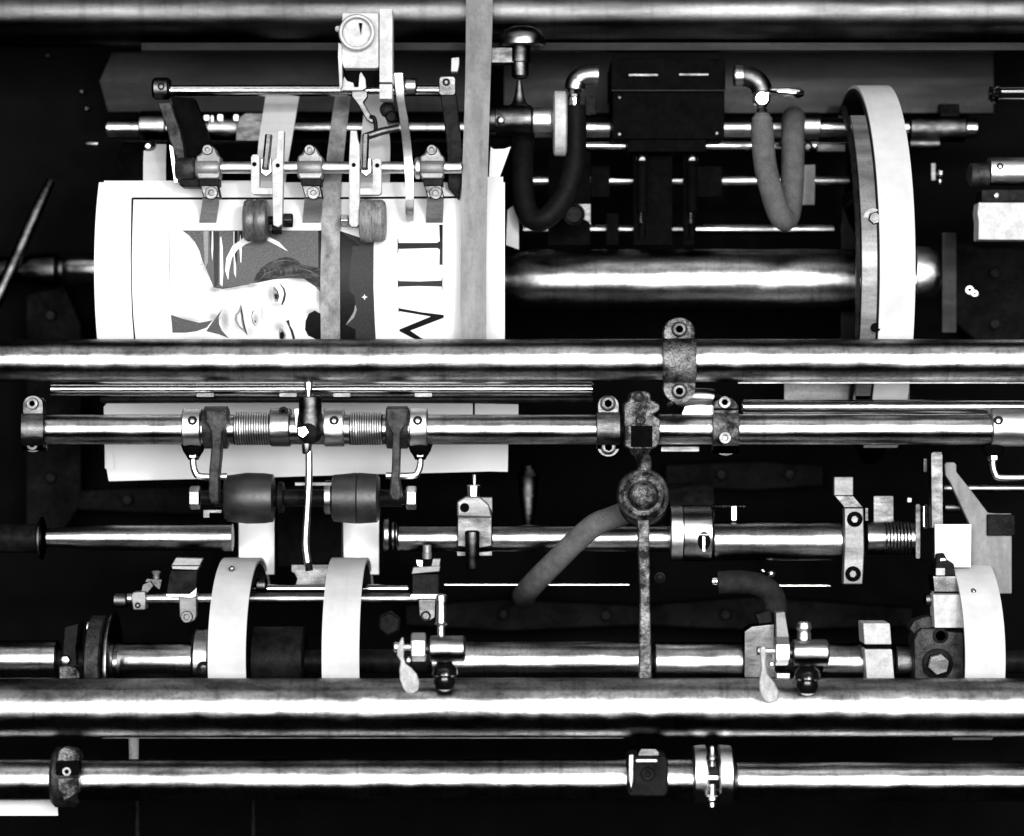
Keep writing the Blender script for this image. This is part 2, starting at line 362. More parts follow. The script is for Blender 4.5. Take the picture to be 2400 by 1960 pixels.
# frame rule of the cover
line('border_line', [(312, 465.5), (700, 465.5), (1079, 462.5)], 5.2, 'ink_black', .9, crop=False)
line('border_line', [(310.5, 463.5), (309, 520), (307.5, 600), (308.5, 680), (311, 740), (316, 800), (320, 850)], [5, 4, 3, 2.4, 3, 4, 4.5], 'ink_black', .9, crop=False)
line('picture_line', [(397.5, 541), (397, 600), (398, 700), (404, 790)], [.9, 1.6, .9, .8], 'ink_soft', .9, crop=False)
for i in range(11):
    yy = 466 + i * 7.2
    line('small_print', [(294.5, yy), (296.5, yy + 2.6)], 1.3, 'ink_soft', .9, crop=False)
# soft printed tones of the portrait: round gradients laid into the ink itself
def tone_mat(name, base, blobs):
    m = mat(name, base * .97, base, 0, 0.6, 0.75, scale=30, spec=0.12); nt = m.node_tree; N = nt.nodes; L = nt.links; p = N['Principled BSDF']
    tc = N.new('ShaderNodeTexCoord'); oi = N.new('ShaderNodeObjectInfo'); ad = N.new('ShaderNodeVectorMath'); ad.operation = 'ADD'
    L.new(tc.outputs['Object'], ad.inputs[0]); L.new(oi.outputs['Location'], ad.inputs[1])
    nz = N.new('ShaderNodeTexNoise'); nz.inputs['Scale'].default_value = 1100; nz.inputs['Detail'].default_value = 3; L.new(ad.outputs[0], nz.inputs['Vector'])
    col = p.inputs['Base Color'].links[0].from_socket
    for cx, cy, rx, ry, ang, st in blobs:
        c = cover_pt(*A(cx, cy), 1.4) * S
        sb = N.new('ShaderNodeVectorMath'); sb.operation = 'SUBTRACT'; sb.inputs[1].default_value = c; L.new(ad.outputs[0], sb.inputs[0])
        mp = N.new('ShaderNodeMapping'); mp.vector_type = 'TEXTURE'; mp.inputs['Rotation'].default_value = (0, math.radians(ang), 0)
        mp.inputs['Scale'].default_value = (rx / 3.472 * S, 1e3, ry / 3.472 * S); L.new(sb.outputs[0], mp.inputs['Vector'])
        ln = N.new('ShaderNodeVectorMath'); ln.operation = 'LENGTH'; L.new(mp.outputs[0], ln.inputs[0])
        ml = N.new('ShaderNodeMath'); ml.operation = 'MULTIPLY_ADD'; ml.inputs[1].default_value = 0.5; ml.inputs[2].default_value = -0.25; L.new(nz.outputs[0], ml.inputs[0])
        sm = N.new('ShaderNodeMath'); sm.operation = 'ADD'; L.new(ln.outputs['Value'], sm.inputs[0]); L.new(ml.outputs[0], sm.inputs[1])
        r = N.new('ShaderNodeMapRange'); r.interpolation_type = 'SMOOTHSTEP'; r.inputs[1].default_value = 0.1; r.inputs[2].default_value = 1.0; r.inputs[3].default_value = 1 - st * .74; r.inputs[4].default_value = 1
        L.new(sm.outputs[0], r.inputs[0])
        x = N.new('ShaderNodeMixRGB'); x.blend_type = 'MULTIPLY'; x.inputs[0].default_value = 1; L.new(col, x.inputs[1]); L.new(r.outputs[0], x.inputs[2]); col = x.outputs[0]
    L.new(col, p.inputs['Base Color'])
tone_mat('ink_skin', 0.42, [(1165, 1350, 60, 120, 0, .72), (1215, 1440, 90, 40, 0, .5), (1230, 1620, 80, 70, 0, .65), (1040, 1560, 42, 90, 0, .7), (1090, 1500, 30, 150, 0, .45),
    (905, 1560, 70, 140, 15, .62), (990, 1650, 60, 60, 0, .4), (790, 1560, 60, 150, 0, .75), (1400, 1225, 230, 55, 8, .85), (1555, 1370, 55, 150, 0, .8), (1500, 1500, 110, 60, 0, .7),
    (850, 1300, 220, 40, -6, .75), (1010, 1280, 90, 40, 0, .7), (700, 1310, 70, 60, 0, .7), (630, 1140, 50, 150, -22, .6), (530, 900, 60, 130, -40, .5), (470, 1560, 200, 46, 8, .6), (700, 1540, 80, 60, 0, .7), (560, 1740, 200, 60, 0, .4), (960, 1400, 120, 60, -20, .35)])
# picture: grey ground, sideways figure, hair, features
ink('printed_ground', [(440, 834), (1600, 834), (1600, 1780), (352, 1780), (340, 1100)], 'ink_grey', .8)
ink('printed_ground', [(1725, 838), (2000, 930), (1998, 1300), (2008, 1560), (2020, 1780), (1725, 1780)], 'ink_dark', .8)
ink('printed_shadow', [(1725, 838), (1890, 960), (1830, 960), (1805, 1150), (1800, 1320), (1845, 1380), (1850, 1470), (1770, 1600), (1850, 1640), (1855, 1780), (1725, 1780)], 'ink_black', 1.3)
ink('printed_shadow', [(1548, 834), (1600, 834), (1600, 1160), (1548, 1140)], 'ink_black', 1.3)
for xa, xb, ya, yb, m in ((612, 655, 840, 1090, 'ink_soft'), (668, 676, 840, 1010, 'ink_black'), (690, 740, 842, 1260, 'ink_dark'), (862, 890, 840, 1080, 'ink_black'), (905, 930, 842, 960, 'ink_black')):
    ink('printed_streak', [(xa, ya), (xb, ya), (xb - 4, yb), (xa + 14, yb + 60)], m, 1.2)
for pts in ([(684, 842), (692, 842), (694, 980), (686, 1085), (678, 1000)], [(748, 900), (757, 880), (770, 960), (776, 1180), (768, 1290), (748, 1270)], [(858, 842), (866, 842), (864, 1010), (880, 1130), (878, 1220), (862, 1180)], [(905, 960), (915, 862), (926, 970), (922, 1100), (914, 1090)]):
    ink('printed_streak', pts, 'paper', 1.5)
ink('printed_moon', [(815, 1240), (790, 1160), (800, 1060), (850, 960), (940, 895), (1040, 868), (1150, 888), (1230, 930), (1302, 1006), (1220, 960), (1140, 920), (1040, 915), (960, 945), (890, 992), (845, 1060), (825, 1150)], 'paper', 1.7)
ink('printed_figure', [(340, 833), (440, 835), (500, 878), (545, 930), (580, 1000), (606, 1085), (640, 1160), (672, 1240), (698, 1296), (770, 1306), (900, 1285), (990, 1268), (1060, 1260), (1180, 1235), (1300, 1225), (1430, 1230), (1520, 1290), (1580, 1350), (1600, 1780), (345, 1780)], 'ink_skin', 1.4)
ink('printed_hair', [(1022, 1245), (1050, 1185), (1085, 1140), (1150, 1095), (1230, 1062), (1290, 1050), (1345, 1060), (1388, 1084), (1408, 1112), (1480, 1124), (1600, 1150), (1600, 1360), (1560, 1300), (1510, 1275), (1430, 1222), (1300, 1218), (1180, 1230), (1060, 1256)], 'ink_hair', 2.0)
for c in ((1110, 1170), (1150, 1165), (1240, 1172), (1285, 1170), (1325, 1158), (1365, 1150)):
    line('printed_curl', [(c[0] - 10, c[1] - 30), (c[0] + 6, c[1]), (c[0], c[1] + 26)], [.8, 2.2, .8], 'ink_grey', 2.4)
ink('printed_hair', [(1445, 1570), (1470, 1512), (1520, 1486), (1600, 1530), (1600, 1780), (1520, 1715), (1465, 1690), (1440, 1640)], 'ink_black', 2.0)
ink('printed_shadow', [(350, 1520), (440, 1552), (580, 1586), (690, 1565), (640, 1625), (560, 1655), (470, 1667), (362, 1667)], 'ink_grey', 2.0)
ink('printed_shadow', [(772, 1466), (738, 1540), (742, 1600), (765, 1650), (820, 1712), (740, 1680), (636, 1655), (680, 1590)], 'ink_grey', 2.0)
line('printed_contour', [(480, 1160), (540, 1128), (606, 1108)], [.8, 1.4, 1.4], 'ink_soft', 2.0)
line('printed_contour', [(690, 1295), (770, 1307), (900, 1286), (990, 1270)], [1.2, 2.2, 1.6, 1], 'ink_dark', 2.0)
line('printed_contour', [(1575, 1330), (1566, 1400), (1572, 1480)], [3, 2, 2], 'ink_soft', 2.0)
# eyes, brows, nose, lips
line('printed_brow', [(1238, 1270), (1268, 1310), (1278, 1352), (1268, 1400), (1252, 1440)], [1.5, 4, 5, 6, 3], 'ink_dark', 2.0)
ink('printed_eye', [(1182, 1296), (1206, 1322), (1222, 1362), (1214, 1408), (1200, 1420), (1186, 1388), (1180, 1340)], 'ink_soft', 2.0)
ink('printed_pupil', [(1190, 1356), (1206, 1346), (1220, 1364), (1214, 1396), (1196, 1392)], 'ink_black', 2.4)
line('printed_lid', [(1186, 1292), (1216, 1330), (1226, 1372), (1212, 1420)], [1.5, 3, 3, 1], 'ink_dark', 2.5)
line('printed_brow', [(1298, 1566), (1312, 1610), (1332, 1650), (1348, 1706), (1352, 1780)], [8, 4, 6, 6, 4], 'ink_dark', 2.0)
ink('printed_eye', [(1232, 1622), (1262, 1640), (1286, 1680), (1280, 1730), (1236, 1730), (1226, 1680)], 'ink_soft', 2.0)
ink('printed_pupil', [(1236, 1668), (1262, 1655), (1274, 1690), (1260, 1722), (1236, 1712)], 'ink_black', 2.4)
line('printed_nose', [(1020, 1486), (1006, 1530), (1014, 1580), (1036, 1612)], [2.5, 1.4, 2.2, 1.2], 'ink_dark', 2.0)
ink('printed_nostril', [(1028, 1568), (1038, 1566), (1042, 1580), (1032, 1586)], 'ink_black', 2.0)
ink('printed_lips', [(916, 1440), (926, 1490), (938, 1530), (936, 1580), (952, 1630), (970, 1684), (944, 1660), (916, 1640), (886, 1604), (866, 1560), (872, 1520), (898, 1490)], 'ink_soft', 2.0)
ink('printed_teeth', [(912, 1500), (918, 1540), (922, 1585), (936, 1630), (910, 1608), (892, 1570), (890, 1530)], 'paper', 2.3)
line('printed_lips', [(918, 1438), (926, 1500), (936, 1560), (950, 1630), (970, 1686)], [1, 4, 3, 4, 1.5], 'ink_dark', 2.5)
for q, (x0, y0, x1, y1, x2, y2) in enumerate(((1040, 1235, 1090, 1160, 1170, 1115), (1060, 1245, 1130, 1180, 1230, 1150), (1120, 1240, 1200, 1190, 1300, 1185), (1200, 1228, 1300, 1200, 1400, 1200), (1330, 1080, 1400, 1130, 1500, 1150), (1400, 1140, 1490, 1170, 1570, 1220), (1440, 1180, 1520, 1220, 1580, 1290), (1180, 1095, 1260, 1075, 1340, 1085))):
    line('printed_strand', [(x0, y0), (x1, y1), (x2, y2)], [.7, 2.2, .7], 'ink_grey' if q % 2 else 'ink_black', 2.3)
ink('printed_highlight', [(1850, 1438), (1862, 1480), (1838, 1545), (1800, 1580), (1772, 1606), (1800, 1560), (1836, 1500)], 'ink_soft', 2.0)
ink('printed_star', [(1925, 1352), (1931, 1370), (1950, 1376), (1932, 1384), (1926, 1402), (1918, 1384), (1900, 1378), (1918, 1370)], 'paper', 2.0)
# the masthead letters, lying on their side
def B(cx, cy): return (700 + cx / 3.472, 300 + cy / 3.472)
def letter(parts):
    g = G()
    for pts in parts:
        q = poly([B(*p) for p in pts], lambda x, y: cover_pt(x, y, 1.0)); g.add(q.v, q.f)
    return cov.p('letter', g, 'ink_black', smooth=80)
letter([[(1143, 788), (1173, 786), (1172, 1116), (1145, 1114), (1148, 990), (1128, 978), (1060, 979), (813, 986), (810, 1022), (804, 1022), (804, 900), (811, 903), (814, 936), (1060, 936), (1128, 934), (1148, 922)]])
letter([[(806, 1230), (811, 1230), (814, 1246), (980, 1250), (1162, 1242), (1166, 1215), (1171, 1215), (1171, 1318), (1167, 1318), (1163, 1292), (980, 1287), (814, 1292), (811, 1300), (806, 1300)]])
letter([[(812, 1458), (820, 1468), (1000, 1500), (1182, 1522), (1180, 1546), (908, 1650), (1000, 1712), (1180, 1790), (1180, 1820), (812, 1860), (812, 1800), (1075, 1786), (820, 1655), (820, 1640), (1075, 1535), (820, 1492), (812, 1504)]])

# ================================================================== straps of the upper drum
def strap(label, st, m, t=5, name='strap', group='flat straps over the upper drum'):
    return solo(name, label, 'strap', G().ribbon(spline(st, 7), t), m, group=group)
strap('wide grey strap running the full height right of the magazine lettering', [(1092, 1156, -40, 235), (1092, 1153, 90, 160), (1089, 1148, 240, 60), (1083, 1143, 420, 2), (1080, 1140, 600, -26), (1080, 1140, 720, -22), (1082, 1140, 870, 10)], 'grey_strap', 6)
strap('stained narrow strap crossing the portrait between the two wheels', [(787, 824, 215, 330), (775, 813, 300, 205), (765, 805, 380, 120)] + [(xa, xb, yy, cover_d(yy, 9)) for xa, xb, yy in ((757, 798, 450), (754, 797, 540), (751, 796, 660), (752, 796, 780), (753, 796, 880))], 'stained_strap', 5)
strap('broad pale strap left of the stained one, under the upper rod', [(625, 704, 212, 345), (616, 694, 270, 255), (607, 684, 330, 175), (602, 674, 390, 122), (600, 668, 440, 98)], 'white_belt', 5)
strap('short white strap behind the crank link, right of the stained one', [(858, 893, 212, 345), (852, 903, 270, 255), (846, 914, 330, 180), (842, 914, 385, 130), (842, 914, 436, 100)], 'white_belt', 5)
strap('little white tape standing above the left corner of the cover', [(338, 390, 340, 205), (336, 389, 380, 150), (336, 389, 440, 102)], 'white_belt', 4)
t = T('guide_finger', 'dark finger with a bright round tip above the little white tape', 'guide', (362, 360, 240))
t.p('body', G().prism([(336, 350), (390, 350), (390, 395), (336, 395)], 190, 210), 'dull_steel', bevel=4)
t.p('tip', G().lathe_y(350, 345, 195, [(0, 16), (-14, 14), (-22, 6)], 20), 'machined')

# ------------------------------------------------------------------ second sheet, lower down behind the middle shaft
d2 = 150
def flat2(px, py): return U(px, py, d2 + 30 * ((py - 1030) / 100.0) ** 2)
t = T('folded_sheet', 'blank white folded sheet passing behind the middle shaft', 'paper', (700, 1128, d2))
t.p('sheet', poly([(243, 954), (250, 946), (700, 944), (1108, 946), (1108, 990), (1192, 996), (1190, 1106), (1150, 1105), (1000, 1109), (850, 1112), (600, 1120), (400, 1124), (255, 1128), (250, 1100), (246, 1098), (245, 1040)], flat2, 12), 'paper', smooth=80)
t.p('flap', poly([(1113, 946), (1215, 948), (1215, 1004), (1113, 1010)], lambda x, y: flat2(x, y) + Vector((0, 4, 0)), 12), 'paper', smooth=80)
t.p('flap', poly([(247, 1042), (264, 1042), (269, 1100), (250, 1098)], lambda x, y: flat2(x, y) - Vector((0, 5, 0)), 12), 'paper', smooth=80)

# ================================================================== upper feed: rods, forks, clips
t = T('upper_rod', 'slim polished rod across the top left, below the round dial', 'rod', (700, 226, 100))
t.p('rod', shaft(392, 1035, 212, 14, 100), 'polished_rod')
t.p('end_block', G().lathe_x([(358, 20), (364, 26), (394, 26), (400, 20)], 208, 100), 'dull_steel')
t.screw(378, 203, 76, 9, 'dark_iron', h=3)
t.p('collar', shaft(948, 978, 203, 22, 100), 'machined')
t.p('end_block', G().prism(rrect(1028, 1068, 178, 224, 8), 70, 130), 'dull_steel', bevel=3)
t.screw(1046, 193, 70, 9, 'dark_iron', h=3)
t = T('cast_hanger', 'rough cast arm hanging from the left end of the upper rod', 'bracket', (420, 437, 40))
t.p('arm', G().prism([(368, 240), (400, 240), (408, 268), (420, 300), (430, 345), (434, 380), (414, 372), (398, 330), (386, 285)], 30, 150), 'cast_iron', bevel=3)
t.p('edge', G().prism([(396, 338), (405, 345), (412, 390), (417, 428), (408, 428), (402, 385)], 26, 60), 'bright_metal', bevel=1)  # brighter strip standing in for light caught on the arm's edge
t.p('web', G().prism([(400, 225), (455, 230), (470, 270), (488, 320), (498, 350), (470, 380), (432, 372), (425, 310), (412, 268)], 70, 120), 'black_paint', bevel=3)
t.p('boss', G().lathe_x([(412, 22), (418, 26), (455, 26), (462, 20)], 396, -10), 'cast_iron')
t.p('foot', G().prism(rrect(420, 470, 408, 438, 8), -10, 40), 'dark_iron', bevel=3)
t = T('cast_hanger', 'dark cast arm hanging from the right end of the upper rod', 'bracket', (1070, 437, 40))
t.p('arm', G().prism([(1032, 222), (1070, 222), (1078, 300), (1088, 380), (1076, 470), (1050, 440), (1046, 330)], 40, 150), 'dark_iron', bevel=3)
solo('clip_rod', 'lower rod carrying the three spring clips above the cover', 'rod', shaft(440, 1085, 393, 14, -10), 'bright_metal')
# three spring clips on the lower rod
GC = 'spring clips pressing on the magazine cover'
def clip(label, xc, w, lean, m, m2):
    t = T('spring_clip', label, 'clip', (xc, 525, -20), GC); x0, x1 = xc - w / 2, xc + w / 2
    bl = t.p('block', G().prism([(x0, 366), (x0 + 12, 360), (xc - 14, 346), (xc - 6, 341), (xc + 10, 342), (xc + 16, 350), (x1 - 8, 362), (x1, 368), (x1 - 2, 412), (x1 - 6, 420), (x0 + 5, 420), (x0, 408)], -34, 20), m, bevel=5)
    t.p('cap', G().lathe_x([(x0 + 1, 22), (x0 + 5, 25), (x1 - 5, 25), (x1 - 1, 22)], 394, -14), m)
    t.screw(xc - 1, 352, -32, 12, 'dull_steel', h=10, parent=bl)
    t.p('ledge', G().prism([(x0 + 6, 418), (x1 - 4, 418), (x1 - 3, 436), (x0 + 9, 436)], -38, 10), 'dark_iron', bevel=3)
    pa = t.p('pad', G().prism([(x0 + 10, 434), (x1 - 8, 432), (x1 - 1, 464), (x0 + 18, 464)], -30, 14), 'dull_steel', bevel=3)
    t.screw(xc + 8, 453, -30, 15, 'dull_steel', h=7, parent=pa)
    t.p('leaf', G().ribbon([(x0 + 17, x1 - 2, 462, -16), (x0 + 15 - lean * .3, x1 - 3 - lean * .3, 485, 4), (x0 + 13 - lean * .7, x1 - 5 - lean * .7, 505, 22), (x0 + 12 - lean, x1 - 6 - lean, 522, 30)], 3), m2)
    return t
clip('leftmost spring clip, with a leaf on the white part of the cover', 488, 58, 4, 'flat_metal', 'flat_metal')
clip('middle spring clip, between the two wheels, left of the stained strap', 727, 60, 0, 'flat_metal', 'flat_metal')
clip('rightmost spring clip, beside the wide grey strap', 1013, 58, -2, 'flat_metal', 'flat_metal')
solo('spacer_ring', 'round spacer on the lower rod left of the rightmost clip', 'ring', G().lathe_x([(972, 20), (976, 26), (984, 26)], 394, -10), 'bright_metal')
# forks with wheels
GF = 'white forks each holding a small wheel'
t = T('wheel_fork', 'white fork whose lower arm holds the dark polished wheel', 'fork', (640, 535, -40), GF)
t.p('prong', G().prism([(588, 368), (592, 362), (604, 362), (608, 368), (608, 440), (640, 440), (640, 456), (592, 456), (588, 450)], -50, -22), 'white_enamel', bevel=2)
t.p('arm', G().prism([(650, 306), (666, 306), (664, 370), (663, 440), (661, 525), (652, 533), (640, 528), (637, 380), (648, 370)], -52, -20), 'white_enamel', bevel=2)
t.p('pin', G().tube([(630, 318, -30), (622, 396, -55)], 9), 'polished_rod')
t.p('pin_seat', G().prism([(610, 372), (636, 370), (637, 404), (624, 414), (611, 405)], -44, -26), 'machined', bevel=2)
for hx, hy in ((596, 385), (651, 388)): t.p('hole', G().lathe_y(hx, hy, -52, [(2, 5), (-1, 5)], 14), 'black_paint')
t.hexx(664, 686, 517, -20, 18, 'dull_steel')
t.p('tip', G().lathe_x([(638, 14), (660, 14)], 536, -20), 'dark_iron')
GW = 'small wheels riding on the magazine cover'
t = T('press_wheel', 'dark polished wheel riding on the cover left of centre', 'wheel', (600, 567, -15), GW)
t.p('tyre', G().lathe_x([(571, 36), (574, 46), (582, 50), (594, 49), (598, 47), (602, 49), (616, 51), (626, 47), (630, 36)], 517, -22, 48), 'leather_wheel')
t.p('axle', G().lathe_x([(628, 10), (644, 10)], 517, -22), 'dark_iron')
t = T('press_wheel', 'pale wheel riding on the cover right of the stained strap', 'wheel', (874, 567, -15), GW)
t.p('tyre', G().lathe_x([(843, 38), (846, 49), (858, 51), (870, 50), (873, 48), (876, 50), (896, 50), (903, 44), (905, 34)], 518, -22, 48), 'tan_wheel')
t.p('axle', G().lathe_x([(828, 10), (846, 10)], 518, -22), 'dark_iron')
t = T('wheel_fork', 'white fork whose left arm holds the pale wheel', 'fork', (830, 535, -40), GF)
t.p('arm', G().prism([(821, 306), (836, 306), (838, 325), (843, 340), (843, 440), (842, 525), (836, 532), (824, 532), (818, 524), (818, 370)], -52, -20), 'white_enamel', bevel=2)
t.p('prong', G().prism([(843, 441), (873, 441), (873, 376), (880, 370), (891, 372), (894, 380), (894, 452), (888, 457), (843, 457)], -50, -22), 'white_enamel', bevel=2)
t.p('pin', G().tube([(857, 318, -30), (854, 396, -55)], 9), 'polished_rod')
t.p('pin_seat', G().prism([(845, 372), (870, 370), (871, 404), (858, 414), (846, 405)], -44, -26), 'machined', bevel=2)
for hx, hy in ((829, 387), (884, 388)): t.p('hole', G().lathe_y(hx, hy, -52, [(2, 5), (-1, 5)], 14), 'black_paint')
t.hexx(798, 817, 518, -20, 16, 'bright_metal')
# long pale lever and crank link
t = T('long_lever', 'slim pale lever curving down right of the pale wheel', 'lever', (955, 520, 0))
t.p('lever', G().ribbon(spline([(924, 944, 172, 70), (929, 948, 230, 60), (938, 958, 290, 20), (945, 966, 360, -30), (950, 970, 430, -40), (950, 970, 490, -20), (952, 969, 516, 5)], 7), 8), 'bright_metal', bevel=1)
t.p('collar', G().lathe_x([(924, 22), (927, 25), (944, 25), (947, 22)], 195, 90), 'bright_metal')
t = T('crank_link', 'small bent crank linking the upper rod to the long pale lever', 'linkage', (880, 320, 40))
t.p('bell_crank', G().prism([(822, 212), (860, 212), (862, 226), (852, 240), (866, 264), (878, 282), (872, 290), (858, 280), (838, 244), (824, 226)], 60, 80), 'dull_steel', bevel=3)
t.p('hook', G().tube(spline([(868, 274, 58), (876, 276, 55), (880, 288, 55), (881, 305, 55)], 5), 5), 'dark_iron')
t.p('link_bar', G().tube([(853, 322, 30), (895, 308, 26), (936, 300, 26)], 9), 'dull_steel')
t.p('nut', G().lathe_y(908, 258, 110, [(10, 18), (-8, 18), (-12, 12)], 18), 'dark_iron')
t.p('nut', G().lathe_y(917, 275, 100, [(10, 14), (-8, 14), (-12, 10)], 18), 'dark_iron')
# dial and housing at the top
t = T('dial_gauge', 'white housing with a round dial at the top edge', 'gauge', (850, 232, 40))
t.p('housing', G().prism([(802, 30), (888, 30), (888, 158), (880, 160), (806, 160), (798, 140)], 20, 80), 'white_enamel', bevel=3)
g = G().lathe_y(838, 80, 20, [(0, 41), (-22, 43), (-28, 40), (-28, 35), (-22, 33), (-10, 33)], 40)
dr = t.p('dial_ring', g, 'white_enamel')
t.p('dial_face', G().lathe_y(838, 80, 12, [(2, 31), (0, 31)], 32), 'grey_strap', parent=dr)
t.p('dial_disc', G().lathe_y(842, 88, 10, [(1, 22), (-2, 22)], 32), 'white_enamel', parent=dr)
t.p('needle', G().prism([(841, 54), (849, 54), (846, 82)], 4, 6), 'black_paint', parent=dr)
t.p('pillar', G().box(889, 920, 20, 193, 10, 70), 'white_enamel', bevel=2)
t.p('pillar_foot', G().box(889, 919, 197, 232, 10, 70), 'white_enamel', bevel=2)
t.p('side_rail', G().prism([(793, 100), (801, 104), (802, 200), (796, 212), (792, 130)], 15, 50), 'white_enamel', bevel=1)
t.p('recess', G().box(802, 888, 160, 205, 60, 90), 'black_paint')
t.p('lip', G().prism([(800, 212), (806, 178), (814, 190), (828, 194), (830, 204), (840, 204), (842, 176), (846, 168), (856, 184), (858, 206), (848, 212)], 40, 60), 'white_enamel', bevel=2)
t.p('knob', G().lathe_x([(786, 4), (789, 7), (799, 7)], 68, 30), 'white_enamel')
solo('square_lug', 'small white square lug left of the wide grey strap, near the top', 'lug', G().prism([(1058, 136), (1076, 134), (1076, 150), (1072, 168), (1057, 168)], 120, 150), 'white_enamel', bevel=2)
# bits of chain glimpsed at the back
t = T('chain', 'fragments of dark chain behind the cast arm', 'chain', (520, 350, 560))
for x, y, w, h in ((484, 276, 12, 12), (497, 278, 6, 14), (516, 276, 12, 15), (553, 276, 11, 14), (510, 339, 5, 12), (526, 338, 8, 16), (556, 340, 8, 12)):
    t.p('chain_link', G().prism(rrect(x - w / 2, x + w / 2, y - h / 2, y + h / 2, 2.5, 3), 470, 490), 'bright_metal', bevel=1)
solo('shield', 'dark rounded metal shield behind the broad pale strap', 'plate', G().prism([(553, 300), (560, 275), (575, 265), (622, 265), (622, 395), (560, 395), (552, 360)], 395, 402), 'dull_steel', bevel=2)
# blurred struts, far left
solo('strut', 'out-of-focus diagonal strut at the far left', 'strut', G().tube([(118, 426, 640), (88, 490, 600), (40, 600, 600), (-60, 820, 600)], [11, 14, 15, 15]), 'dull_steel')
solo('strut', 'short strut end in the top left corner', 'strut', G().tube([(78, 40, 560), (50, 96, 560)], 9), 'machined')
for x, y, lb in ((113, 132, 'tiny screw head high on the dark left wall'), (193, 216, 'tiny bright screw head left of the back plate'), (204, 256, 'faint lower screw head left of the back plate')):
    solo('wall_screw', lb, 'screw', G().lathe_y(x, y, 880, [(0, 6), (-8, 5), (-11, 2)], 12), 'dull_steel', group='screw heads on the dark wall')
solo('stub_pin', 'short horizontal pin at the far left above the cover', 'pin', G().lathe_x([(200, 4), (206, 7), (230, 7)], 337, 520), 'machined')

# ================================================================== valve, hoses, black unit, upper right
t = T('needle_valve', 'needle valve with a mushroom knob beside the wide grey strap', 'valve', (1220, 330, 200))
t.p('knob', G().lathe_z(1224, 200, [(62, 8), (64, 24), (72, 42), (84, 52), (96, 55), (108, 54), (112, 44), (106, 26)], 40), 'machined')
t.p('stem', G().lathe_z(1219, 200, [(104, 22), (110, 24), (146, 24), (148, 20), (178, 20), (184, 15)], 28), 'dull_steel')
t.p('mount', G().box(1150, 1205, 110, 148, 185, 230), 'dull_steel', bevel=3)
t.p('gland', G().lathe_z(1217, 200, [(190, 5), (205, 8), (226, 12), (242, 17), (252, 30)], 24), 'machined')
t.p('body', G().lathe_x([(1142, 30), (1160, 30), (1162, 34), (1244, 34), (1247, 30)], 281, 200), 'dull_steel')
t.p('port', G().lathe_y(1173, 282, 168, [(0, 11), (-6, 10), (-9, 6)], 18), 'machined')
t.p('union', G().lathe_x([(1247, 27), (1250, 30), (1290, 30), (1293, 24), (1300, 20)], 282, 200), 'bright_metal')
t.p('hand_wheel', G().lathe_x([(1297, 68), (1300, 76), (1324, 76), (1328, 68)], 290, 200, 56), 'white_enamel')
solo('white_flap', 'angular white flap right of the strap, under the valve', 'flap', G().prism([(1150, 345), (1158, 350), (1182, 349), (1197, 344), (1171, 416), (1146, 416)], 120, 124), 'paper')
solo('white_flap', 'pointed pale flap at the left end of the wide polished shaft', 'flap', G().prism([(1190, 492), (1203, 482), (1209, 500), (1216, 515), (1216, 585), (1186, 574)], 300, 306), 'white_belt')
t = T('left_elbow', 'bright elbow fitting right of the needle valve', 'fitting', (1350, 260, 250))
t.p('elbow', G().tube(spline([(1402, 176, 250), (1380, 176, 250), (1360, 182, 250), (1349, 196, 250), (1347, 210, 250)], 6), [24] * 8 + [23] * 8 + [24] * 9), 'machined')
t.p('barb', G().lathe_z(1346, 250, [(205, 14), (212, 17), (222, 13), (230, 16), (240, 13), (262, 14)], 24), 'chrome')
t.p('clip', G().box(1372, 1398, 225, 266, 250, 280), 'dark_iron', bevel=2)
solo('dark_hose', 'black rubber hose looping down left of the black unit', 'hose', G().tube(spline([(1347, 250, 250), (1349, 320, 245), (1343, 400, 235), (1318, 468, 225), (1278, 512, 225), (1242, 508, 240), (1226, 456, 260), (1224, 380, 290), (1228, 310, 330)], 9), 26, 24), 'dark_hose', group='rubber hoses')
t = T('black_unit', 'black box unit between the hoses with two domed posts below', 'machine unit', (1565, 560, 320))
t.p('upper_box', G().box(1433, 1700, 138, 212, 310, 560), 'black_paint', bevel=2)
t.p('lower_box', G().box(1436, 1698, 214, 326, 330, 560), 'black_paint', bevel=2)
t.p('foot_box', G().box(1472, 1656, 327, 356, 340, 560), 'black_paint', bevel=2)
t.p('edge_glint', G().box(1434, 1699, 211.5, 213, 306, 318), 'worn_plate')  # thin strip drawn as the highlight line along the box edge
t.p('lip', G().box(1474, 1542, 174, 178, 300, 312), 'dull_steel')  # lighter strip put in as a highlight on the black box
t.p('lip', G().box(1592, 1660, 173, 177, 300, 312), 'dull_steel')  # matching strip, again a highlight built as a solid piece
for x in (1505, 1622):
    pp = t.p('post', G().lathe_z(x, 330, [(366, 4), (368, 10), (374, 15), (384, 17), (392, 12), (400, 13), (498, 13), (500, 9), (560, 9)], 22), 'black_paint')
    t.p('dome_nut', G().lathe_z(x, 330, [(362, 3), (364, 9), (370, 14), (378, 16), (380, 12)], 22), 'chrome', parent=pp)
    t.p('thread', G().lathe_z(x - 3, 318, [(500 + i * 3, 5 + (i % 2) * 1.5) for i in range(9)], 12), 'machined', parent=pp)
t.p('screw', G().lathe_y(1452, 229, 316, [(0, 4), (-4, 3)], 10), 'dull_steel')
t.p('screw', G().lathe_y(1452, 315, 326, [(0, 4), (-4, 3)], 10), 'dull_steel')
t.p('screw', G().lathe_y(1680, 313, 326, [(0, 4), (-4, 3)], 10), 'dull_steel')
